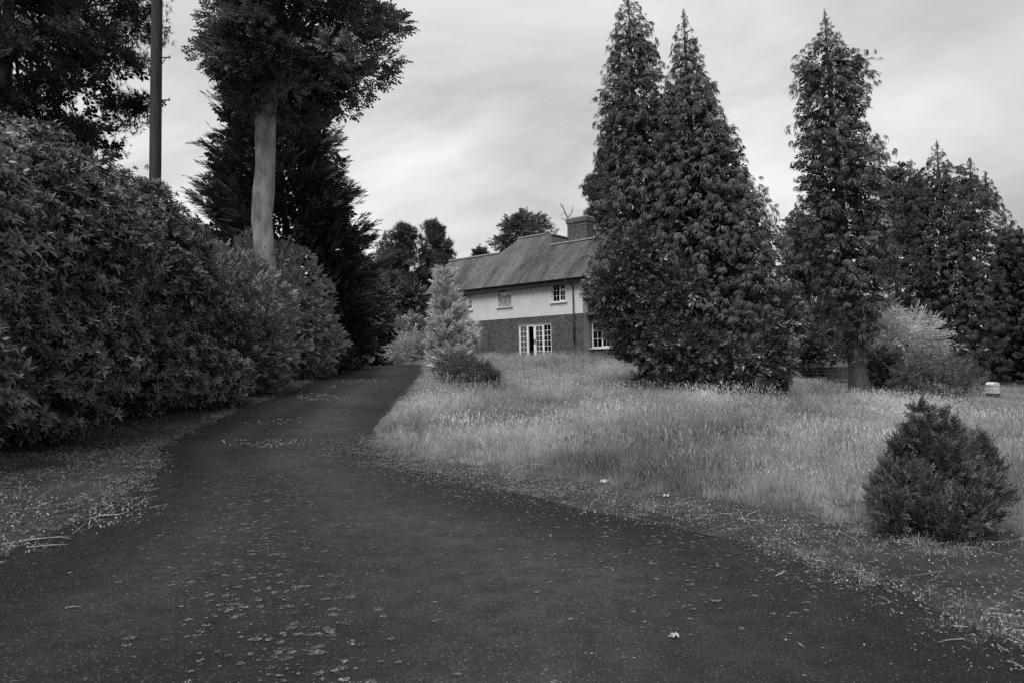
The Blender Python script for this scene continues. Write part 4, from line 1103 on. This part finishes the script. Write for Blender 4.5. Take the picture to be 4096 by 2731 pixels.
# ------------------------------------------------------------------ front of house
conifer('golden_conifer', 'pale golden conifer with feathery upright sprays in front of the house', 'conifer', [(1085,1772,1782),(1130,1755,1808),(1190,1738,1832),(1240,1728,1862),(1290,1720,1885),(1340,1710,1910),(1390,1708,1918),(1440,1712,1905),(1490,1725,1880)],
        27, [(1778,1085),(1800,1490)], M['gold'], TP['plume'], 380, 13, .5, .0, .9, (1.0, 1.7), .1, width=.25, lenvar=(.7, 1.08), limbs=False, shrink=.24)
shrub('juniper', 'low dark juniper spreading at the foot of the golden conifer', [(*at(1865,1490,25),.7,.65,.58),(*at(1935,1515,24.4),.6,.55,.55),(*at(1805,1490,25.4),.5,.5,.5)], M['juniper'], TP['plume'], 150, up=.6, sscale=(.4, .7))
shrub('juniper', 'small dark upright juniper at the right end of the spreading one', [(*at(1968,1535,23.6),.26,.26,.42)], M['cypress'], TP['plume'], 190, up=1.0, sscale=(.4, .6))
# behind the house
broadleaf('distant_tree', 'rounded deciduous tree showing above the left of the house roof', 'tree', [(862,2060,2110),(890,2010,2190),(930,1985,2215),(980,1972,2215),(1020,1972,2200),(1120,2000,2180)], 62, M['far_leaf'], TP['far'], 60, 55, (.7, 1.1), .55, sscale=(.6, 1.0), frac=(.3, 1.15))
broadleaf('distant_tree', 'small tree top peeping over the low ridge', 'tree', [(992,1910,1935),(1015,1890,1955),(1060,1880,1960)], 60, M['far_leaf'], TP['far'], 14, 50, (.4, .6), .7, sscale=(.6, .9), trunk_r=.1)
dt = at(2272, 960, 56); gd = gz1(dt[0], 56)
dead = thing('dead_tree', 'bare dead tree with forked branches behind the chimney', 'tree', (dt[0], 56, gd))
m = MB(); 
def dp(px, py): q = at(px, py, 56); return (q[0]-dt[0], 0 + random.uniform(-.3, .3), q[2]-gd)
for pts, r0_ in (([(2272,1300),(2272,1000),(2273,900)], .14), ([(2273,900),(2268,870),(2255,835),(2240,815)], .07), ([(2270,875),(2285,855),(2292,828)], .05), ([(2262,850),(2250,858),(2243,862)], .035), ([(2273,900),(2262,880),(2244,872)], .05), ([(2274,890),(2290,872),(2297,880)], .04), ([(2250,830),(2254,818)], .03), ([(2288,845),(2296,845)], .03)):
    m.tube([dp(*q) for q in pts], np.linspace(r0_, r0_*.45, len(pts)), 6)
m.build('trunk', M['dead_wood'], dead, smooth=True)
broadleaf('pine', 'open pine with thin trunks showing just left of the twin cedars', 'pine tree', [(590,2390,2480),(660,2360,2490),(720,2330,2500),(800,2305,2500),(870,2330,2500),(980,2380,2500)], 47, M['far_pine'], TP['far_pine'], 55, 45, (.5, .8), .45, sscale=(.5, .8), trunk_r=.16, frac=(.2, 1.0))

# ------------------------------------------------------------------ twin cedars and holly
TW = 'twin dark red cedars on the lawn'
tassel_tree('cedar', 'left of the twin cedars, the taller spire beside the house', 'cedar tree', [([(-40,2508,2516),(30,2465,2565),(120,2440,2625),(230,2425,2640),(330,2390,2655),(450,2375,2700),(600,2380,2720),(750,2400,2740),(900,2370,2750),(1100,2350,2770),(1300,2380,2780),(1440,2480,2760)],
        [(2512,-40),(2540,600),(2590,1540)], 1)], 27.5, M['cedar'], 1900, (.4, .98), (.74, 1.12), .3, group=TW)
tassel_tree('cedar', 'right of the twin cedars with the broad skirt', 'cedar tree', [([(40,2728,2738),(110,2700,2770),(180,2680,2800),(280,2660,2825),(380,2640,2875),(480,2620,2905),(600,2600,2960),(700,2590,3005),(800,2590,3060),(950,2580,3135),(1100,2570,3165),(1300,2570,3190),(1450,2620,3180),(1540,2720,3120)],
        [(2733,40),(2760,500),(2830,1200),(2850,1590)], 1)], 26.6, M['cedar'], 3000, (.4, .98), (.78, 1.08), .35, group=TW)
shrub('holly', 'glossy holly bush hiding the house corner below the left cedar', [(*at(2460,1170,25.3),1.1,1.1,1.15),(*at(2560,1290,25.3),1.3,1.2,1.45),(*at(2690,1390,24.8),1.3,1.3,1.25),(*at(2560,1070,25.6),1.2,1.2,1.4),(*at(2740,1180,25.0),1.2,1.0,1.3)], M['holly'], TP['holly'], 100, sscale=(.6, 1.0), up=.1, inner=2.4, stem=False)
shrub('holly', 'dark rounded evergreen mass at the right foot of the twin cedars', [(*at(3060,1420,24.6),1.05,1.1,1.5),(*at(2960,1470,24.2),.95,1.0,1.0),(*at(3110,1280,25.2),.8,1.0,1.3),(*at(2800,1400,24.4),1.2,1.0,1.1)], M['holly'], TP['holly'], 95, sscale=(.6, 1.05), up=.05, inner=2.4)
shrub('evergreen_sapling', 'low leafy sprout in the grass below the holly', [(*at(2560,1505,25),.35,.3,.16)], M['holly'], TP['holly'], 90, sscale=(.5, .9))
shrub('evergreen_sapling', 'small leafy clump under the right cedar skirt', [(*at(2855,1545,24),.26,.3,.22)], M['laurel'], TP['holly'], 120, sscale=(.4, .7))

# ------------------------------------------------------------------ right side
tassel_tree('incense_cedar', 'tall open conifer with thick flared trunk and hanging sprays', 'conifer', [([(40,3292,3304),(80,3262,3332),(160,3238,3378),(215,3195,3400),(265,3150,3490),(330,3178,3495),(450,3170,3480),(560,3165,3500),(650,3170,3560),(800,3185,3570),(900,3190,3575),(1000,3200,3580),(1150,3250,3565),(1280,3300,3540),(1400,3330,3500),(1450,3360,3480)],
        [(3298,40),(3330,500),(3400,1200),(3442,1590)], 1)], 30, M['cedar'], 2000, (.45, 1.05), (.58, 1.12), .36, base=at(3442,1588,30)[0], gap=-.95, limbs=90, inner=.2, fill=1.3)
tassel_tree('cypress', 'wide blunt dark cypress with a thin spindle top at the right', 'cypress tree', [([(560,3739,3753),(600,3722,3770),(660,3698,3792),(700,3655,3860),(760,3630,3915),(850,3605,3985),(950,3578,4035),(1100,3575,4070),(1250,3585,4110),(1400,3640,4140),(1540,3720,4110)], [(3746,550),(3800,1540)], 1),
        ([(640,3636,3652),(690,3610,3676),(800,3595,3690)], None, .05), ([(635,3874,3890),(690,3850,3912),(800,3835,3930)], None, .05), ([(690,3934,3950),(750,3905,3980),(830,3890,3995)], None, .05)],
        45, M['cypress'], 2700, (.5, 1.15), (.86, 1.04), .35, inner=.1, pull=.25, fill=1.5)
conifer('cypress', 'dark cypress cut off by the right picture edge', 'cypress tree', [(930,4030,4110),(1000,3990,4200),(1100,3975,4330),(1250,3970,4400),(1400,3985,4420),(1540,4010,4400)], 44, None, M['cypress'], TP['cypress'], 240, 5, .4, .1, .3, (1.1, 1.9), .3, width=.2, fill=1800)
broadleaf('leafy_tree', 'dark leafy tree seen between the twin cedars and the open conifer', 'tree', [(870,3150,3210),(920,3110,3290),(1000,3090,3330),(1100,3130,3340),(1180,3150,3330)], 48, M['far_leaf'], TP['far'], 50, 45, (.5, .9), .6, sscale=(.6, 1.0), group='leafy trees behind the right lawn')
broadleaf('leafy_tree', 'leafy tree filling the gap between open conifer and wide cypress', 'tree', [(680,3560,3640),(760,3520,3680),(900,3500,3680),(1000,3480,3660),(1100,3500,3650)], 50, M['far_leaf'], TP['far'], 60, 45, (.5, .9), .6, sscale=(.6, 1.0), group='leafy trees behind the right lawn')
shrub('willow_shrub', 'pale arching shrub behind the conifer trunk', [(*at(3560,1390,33),1.3,1.0,1.5),(*at(3480,1300,35),1.1,1.0,1.3),(*at(3660,1360,34),1.1,1.0,1.2)], M['willow'], TP['willow'], 42, up=-.1, sscale=(.9, 1.4))
shrub('willow_shrub', 'pale shrub glowing between cedar and open conifer', [(*at(3180,1230,50),1.6,1.2,2.2),(*at(3240,1330,49),1.3,1.2,1.4)], M['willow'], TP['willow'], 36, sscale=(.9, 1.4))
shrub('dark_shrub', 'dark shrub left of the open conifer at lawn edge', [(*at(3230,1380,43),1.0,1.0,1.5),(*at(3300,1330,44),1.2,1.0,1.9)], M['far_leaf'], TP['holly'], 50, sscale=(1.2, 2.0))
shrub('flowering_shrub', 'rounded grey shrub with pale flower heads left of the stone post', [(*at(3750,1500,29.5),1.3,1.2,1.1),(*at(3840,1535,29),.85,.9,.75),(*at(3650,1520,30),.8,.9,.8)], M['juniper'], TP['willow'], 60, up=.0, sscale=(.5, .8))
shrub('dark_shrub', 'dark glossy shrub just right of the flared trunk', [(*at(3540,1480,32),.75,.8,.85)], M['holly'], TP['holly'], 80, sscale=(.9, 1.5))
# low wall behind
wa, wb = at(3130, 1530, 45), at(3440, 1540, 43)
wl = thing('low_wall', 'low dark retaining wall behind the right lawn', 'wall', wa.tolist()); wl.location[2] = gz1(wa[0], wa[1])
M['wall_stone'] = plain_mat('wall_stone', .06, .9, .2, .4, 3, .02)
vx, vy = wb[0]-wa[0], wb[1]-wa[1]; ln = math.hypot(vx, vy); wl.rotation_euler = (0, 0, math.atan2(vy, vx))
r = random.Random(4); first_s = True
for j in range(4):
    x_ = 0 if j % 2 else -.2
    while x_ < ln:
        l_ = r.uniform(.35, .6)
        MB().box(x_ + .008, x_ + l_ - .008, -.12 - r.uniform(0, .03), .15, j*.2 - .1, j*.2 + .088).build('stone', M['wall_stone'], wl); x_ += l_
# post
pp = at(3972, 1578, 36.5); pg = gz1(pp[0], 36.5) + .04
post = thing('stone_post', 'short pale square post with rounded cap on a dark base', 'post', (pp[0], 36.5, pg), .3); post.scale = (1.15, 1.15, 1.15)
M['pale_stone'] = plain_mat('pale_stone', .5, .8, .3, .2, 5, .01)
m = MB(); m.box(-.2, .2, -.2, .2, -.3, .17); m.build('base', M['wall_stone'], post)
m = MB(); m.box(-.185, .185, -.185, .185, .17, .5); m.build('shaft', M['pale_stone'], post)
m = MB(); m.prism([(-.2,.505),(.2,.505),(.2,.57),(.15,.64),(.06,.68),(-.06,.68),(-.15,.64),(-.2,.57)], -.2, .2); m.build('cap', M['pale_stone'], post)
# foreground shrub
fb = at(3740, 2130, 6.35)
def fp(px, py, d_=6.35): return tuple(at(px, py, d_))
bxs = [(*fp(3750,1985),.46,.45,.36),(*fp(3735,1860),.33,.34,.32),(*fp(3715,1775),.17,.2,.22),(*fp(3630,1970,6.2),.27,.29,.29),(*fp(3885,1985,6.3),.26,.28,.32),(*fp(3920,1870,6.5),.11,.14,.2),(*fp(3570,2025,6.1),.17,.2,.18),(*fp(3800,2060,6.0),.32,.25,.22)]
for (ax_, ay_, sz_) in ((3690,1715,.17),(3765,1725,.13),(3810,1770,.16),(3640,1790,.15),(3600,1860,.15),(3850,1840,.16),(3915,1815,.14),(3950,1900,.14),(3560,1930,.13),(3980,1980,.13),(3520,1990,.11),(3700,1880,.17),(3790,1910,.17)):
    bxs.append((*fp(3740 + (ax_-3740)*1.07, ay_ - 12, 6.3 - .12 * rng.random()), .075, .075, sz_ * 1.25))
shrub('box_shrub', 'dense dark box bush with upright tips at the lawn corner in front', bxs,
      M['box'], TP['box'], 1150, up=1.0, sscale=(.75, 1.25), depth_in=.1, lump=.14, inner=1.1, bumps=3, base=(fb[0], fb[1]))

# far woodland closing the horizon
tb_ = TB(); n = 1500
an = rng.uniform(-.95, .95, n); rd = rng.uniform(95, 135, n); X_ = np.sin(an)*rd; Y_ = np.cos(an)*rd
hh = (6.5 + 2.5*np.sin(an*23) + 1.5*np.sin(an*61+1)) * np.sqrt(rng.random(n))
tb_.scatter(TP['far'], np.c_[X_, Y_, gz(X_, Y_) + hh], frames(rng.normal(size=(n, 3)), rng.uniform(4, 6, n)), rng.uniform(.6, 1.2, n))
tag(tb_.build('woodland', M['far_leaf']), 'distant woodland closing off the horizon', 'woodland', kind='stuff')

# ------------------------------------------------------------------ litter on the verges
sliver = [leaf(.07, .02, .3, .2, 2), leaf(.05, .03, .35, -.2, 2), leaf(.11, .012, .2, .1, 2), leaf(.04, .025, .4, .3, 2)]
def arc(l, w, bend, lift_):
    V = []
    for t in (0, .33, .66, 1): 
        x_ = bend * l * t * t; z_ = lift_ * l * math.sin(math.pi * t); wv = w * (1 - .5 * abs(t - .4)); V += [(x_ - wv/2, t*l, z_), (x_ + wv/2, t*l, z_ + .3*wv)]
    return np.array(V), np.array([(0,1,3),(0,3,2),(2,3,5),(2,5,4),(4,5,7),(4,7,6)])
twiggy = [arc(.1, .01, .5, .2), arc(.08, .014, -.6, .3), arc(.06, .022, .4, .35), arc(.12, .008, -.4, .1), arc(.05, .024, .2, .45), arc(.09, .02, -.3, .3)]
stick = []
for l_ in (.14, .22, .32):
    V, Tr = tube([(0, 0, 0), (.012, l_*.5, .006), (0, l_, 0)], [.004, .0035, .002], 3, False); stick.append((V, Tr))
def litter(name, label, poly, n, tmpl, tint, sc_=(.7, 1.4), thin=None, tilt=.25, lift=.012):
    P_ = np.asarray(poly); x = rng.uniform(P_[:, 0].min(), P_[:, 0].max(), n); y = rng.uniform(P_[:, 1].min(), P_[:, 1].max(), n)
    k = inpoly(x, y, P_)
    if thin is not None: k &= rng.random(n) < thin(x, y)
    x, y = x[k], y[k]; n = len(x); a_ = rng.uniform(0, 6.28, n)
    Dd = np.c_[np.cos(a_), np.sin(a_), rng.normal(0, tilt, n)]; up = np.c_[rng.normal(0, .35, (n, 2)), np.ones(n)]
    return (np.c_[x, y, gz(x, y) + .018 + lift * rng.random(n)], frames(Dd, rng.uniform(*sc_, n), up), rng.uniform(*tint, n))
b = B('dry_litter'); b.base(b.math('MULTIPLY', b.noise(b.pos(), 14, 3, lo=.16, hi=.32), b.attr('tint'))); b.rough(.8, .3); M['litter'] = b.m
edge_thin = lambda x, y: np.clip(.15 + .85*(vnoise(x, y, 2.1, 21) > -.25), 0, 1)
tb_ = TB()
LV = [(-4.5,4.3),(-4.0,5.9),(-3.75,7.3),(-4.05,8.0),(-4.5,8.6),(-4.95,9.8),(-5.5,11.2),(-6.3,12.6),(-6.6,14),(-6.85,16.5),(-6.95,20),(-7.1,24),(-7.4,26),(-8.6,30),(-9,24),(-8.8,16),(-8.5,8),(-8,3),(-5.5,3.6)]
tb_.scatter(twiggy, *litter('l', '', LV, 75000, sliver, (.25, 1.2), (.15, .68), thin=lambda x, y: np.where(y < 9.5, .95, .85) * edge_thin(x, y) * np.clip(polydist(x, y, LV) / .35, .05, 1)))
tb_.scatter(stick, *litter('l', '', LV, 5000, stick, (.3, .9), (.4, 1.0), thin=lambda x, y: np.where(y < 9.5, .8, .25), lift=.04))
tb_.scatter(sliver, *litter('l', '', [(-6.5,12),(-4.2,12.5),(-4.0,16),(-5.5,17.5),(-6.6,16)], 2000, sliver, (.5, 1.3), thin=lambda x, y: 1.0*(vnoise(x, y, 1.1, 33) > .25)))
tb_.scatter(sliver, *litter('l', '', [(-6.8,18),(-4.8,18),(-5.0,30),(-7.4,29)], 2600, sliver, (.6, 1.4), (.8, 1.7), thin=lambda x, y: 1.0*(vnoise(x, y, .9, 35) > .35)))
tag(tb_.build('leaf_litter', M['litter']), 'dead rhododendron leaves and twigs heaped under the left hedge', 'leaf litter', kind='stuff')
tb_ = TB()
BAND1 = sm_curve([(-3.05,14.6),(-2.7,13.0),(-1.75,11.0),(-.5,9.5),(.6,8.3),(1.6,7.3),(2.5,6.7),(3.4,6.1)], 60)
BAND2 = sm_curve([(2.15,5.75),(2.35,5.2),(2.55,4.6),(2.75,3.9),(2.95,3.2),(3.1,2.4)], 40)
def dline(x, y, C_):
    d_ = np.full(x.shape, 1e9)
    for q in C_: d_ = np.minimum(d_, np.hypot(x - q[0], y - q[1]))
    return d_
RV = [(-4.5,15.5),(-4.2,12),(-2,8),(0,5.8),(1.2,4.6),(1.6,2.2),(5,2),(6.8,3.5),(5.2,6.6),(3.6,8),(1.8,9.2),(.5,10.4),(-.8,11.6),(-2.3,13.8),(-2.9,15.5)]
def rth(x, y):
    n_ = vnoise(x, y, 2.4, 41) + .7 * vnoise(x, y, 7, 42)
    a_ = np.exp(-(dline(x, y, BAND1) / .62) ** 2) * 1.25 + np.exp(-(dline(x, y, BAND2) / .3) ** 2)
    c_ = ((x > 2.2) & (x < 5.5) & (y < 6.2)) * .3
    return np.clip(a_ * (.65 + .5 * n_) + c_ * (.6 + .8 * n_) + .012, 0, 1)
tb_.scatter(sliver, *litter('l', '', RV, 230000, sliver, (.25, 1.5), (.15, .5), thin=rth, lift=.008))
tb_.scatter(stick, *litter('l', '', RV, 9000, stick, (.5, 1.6), (.25, .7), thin=rth, lift=.015))
tag(tb_.build('leaf_litter', M['litter']), 'pale dead grass and leaf crumbs along the lawn edge', 'leaf litter', kind='stuff')

# individual bits lying about
def ground_at(px, py):
    d_ = ray(px, py); t = 1.0
    for _ in range(4000):
        p_ = EYE + d_ * t
        if p_[2] < gz1(p_[0], p_[1]) + .02: return p_
        t += .015 + t * .002
    return p_
def lobed_leaf(name, label, px, py, size, rot, mat):
    p_ = ground_at(px, py); n_ = 24; V = [(0, 0, .012)]
    for i in range(n_):
        a_ = 2*math.pi*i/n_; rr_ = size * (.62 + .38 * abs(math.cos(2.5 * a_))); V.append((rr_*math.cos(a_), rr_*math.sin(a_), .006 + .02*abs(math.sin(2.5*a_))))
    m = MB(); m.add(V, [[0, 1+i, 1+(i+1) % n_] for i in range(n_)]); m.tube([(-size*.5, 0, .01), (-size*1.5, .01, .015)], .0025, 4)
    o = m.build(name, mat, loc=(p_[0], p_[1], gz1(p_[0], p_[1]) + .014)); o.rotation_euler = (0, 0, rot); tag(o, label, 'leaf')
M['pale_leaf'] = plain_mat('pale_leaf', .42, .7, .3, .15, 20)
lobed_leaf('fallen_leaf', 'single bright fallen leaf alone on the tarmac in front', 2700, 2546, .026, .4, M['pale_leaf'])
lobed_leaf('fallen_leaf', 'bright fallen leaf on the litter below the lawn edge', 2665, 1985, .045, 1.2, M['pale_leaf'])
def twig(label, px, py, pts, r_, mat='twig'):
    p_ = ground_at(px, py); m = MB()
    for pl in pts: m.tube([(q[0], q[1], q[2] + r_ + .004) for q in pl], np.linspace(r_, r_*.55, len(pl)), 6)
    tag(m.build('twig', M[mat], loc=(p_[0], p_[1], gz1(p_[0], p_[1]) + .012), smooth=True), label, 'twig')
twig('forked pale twig sticking out of the litter onto the tarmac', 420, 2068, [[(-.13,-.1,0),(-.05,0,.01),(.12,.05,.01),(.16,.1,.02)],[(-.05,0,.01),(-.12,.1,.02)],[(-.05,0,.01),(.1,.0,.02),(.13,.0,.01)]], .007)
twig('long pale twig lying at the litter edge near the left frame', 170, 2165, [[(-.3,-.1,0),(-.1,-.02,.02),(.12,.05,.02),(.22,.06,.0)]], .006)
twig('straight bare twig on the tarmac below the litter', 170, 2185, [[(-.12,-.02,0),(.05,0,.01),(.2,.05,.0)]], .005)
twig('tiny curved twig alone on the left tarmac', 290, 2432, [[(-.05,0,0),(.0,.005,.01),(.05,.02,.0)]], .0035)
twig('small twig curled on the tarmac right of centre', 3130, 2303, [[(-.05,0,0),(.0,.01,.01),(.04,.06,.02)]], .004)
twig('short pale stick leaning below the box bush', 3640, 2135, [[(-.05,0,0),(.0,0,.06),(.04,.0,.12)]], .006)
twig('arching dry stem bending over the lawn edge litter', 2130, 1900, [[(-.35,0,0),(-.25,.05,.09),(-.05,.1,.14),(.2,.1,.12),(.4,.08,.03)]], .004)
def stone(label, px, py, s, mat):
    p_ = ground_at(px, py); V, Fs = ball((0, 0, 0), 1, 9, 6); V = np.array(V) * (1 + .12 * rng.normal(size=(len(V), 1))) * np.array([s, s*.8, s*.5])
    o = link_mesh('stone', V, None, mat, polys=Fs, loc=(p_[0], p_[1], gz1(p_[0], p_[1]) + s*.35)); tag(o, label, 'stone')
stone('pale stone at the lawn edge among the litter', 2418, 1925, .055, M['pale_stone'])
stone('grey stone half sunk in litter right of the pale stone', 2505, 1930, .06, M['wall_stone'])
# thin dead stems standing in the meadow
def stemp(label, px0, py0, px1, py1, D_, r_, mat='dead_wood'):
    a_ = at(px0, py0, D_); c_ = at(px1, py1, D_); g0 = gz1(a_[0], D_); m = MB()
    pth = [(0, 0, -.05)] + [((c_[0]-a_[0])*t + .02*math.sin(7*t), 0, (c_[2]-g0)*t) for t in (.3, .55, .8, 1)]
    m.tube(pth, np.linspace(r_, r_*.4, 5), 5)
    for t in (.5, .65, .8, .9): 
        sg = random.choice((-1, 1)); x_, z_ = (c_[0]-a_[0])*t, (c_[2]-g0)*t; m.tube([(x_, 0, z_), (x_ + sg*.05, .02, z_ + .09)], [r_*.5, r_*.3], 4)
    tag(m.build('weed_stalk', M[mat], loc=(a_[0], D_, g0), smooth=True), label, 'stem')
stemp('thin dark weed stem rising in front of the french doors', 2100, 1530, 2092, 1410, 25, .016)
stemp('thin leaning weed stem in the middle of the lawn', 2455, 1700, 2420, 1590, 16.5, .009)
stemp('pale slender stem at the right skirt of the cedars', 2960, 1610, 2945, 1470, 23.8, .022, 'twig')
stemp('dark forked weed stalk in the grass below the flared trunk', 3440, 1750, 3452, 1610, 14.5, .008)
print('TRIS', sum(len(o.data.polygons) for o in sc.objects if o.type == 'MESH'))
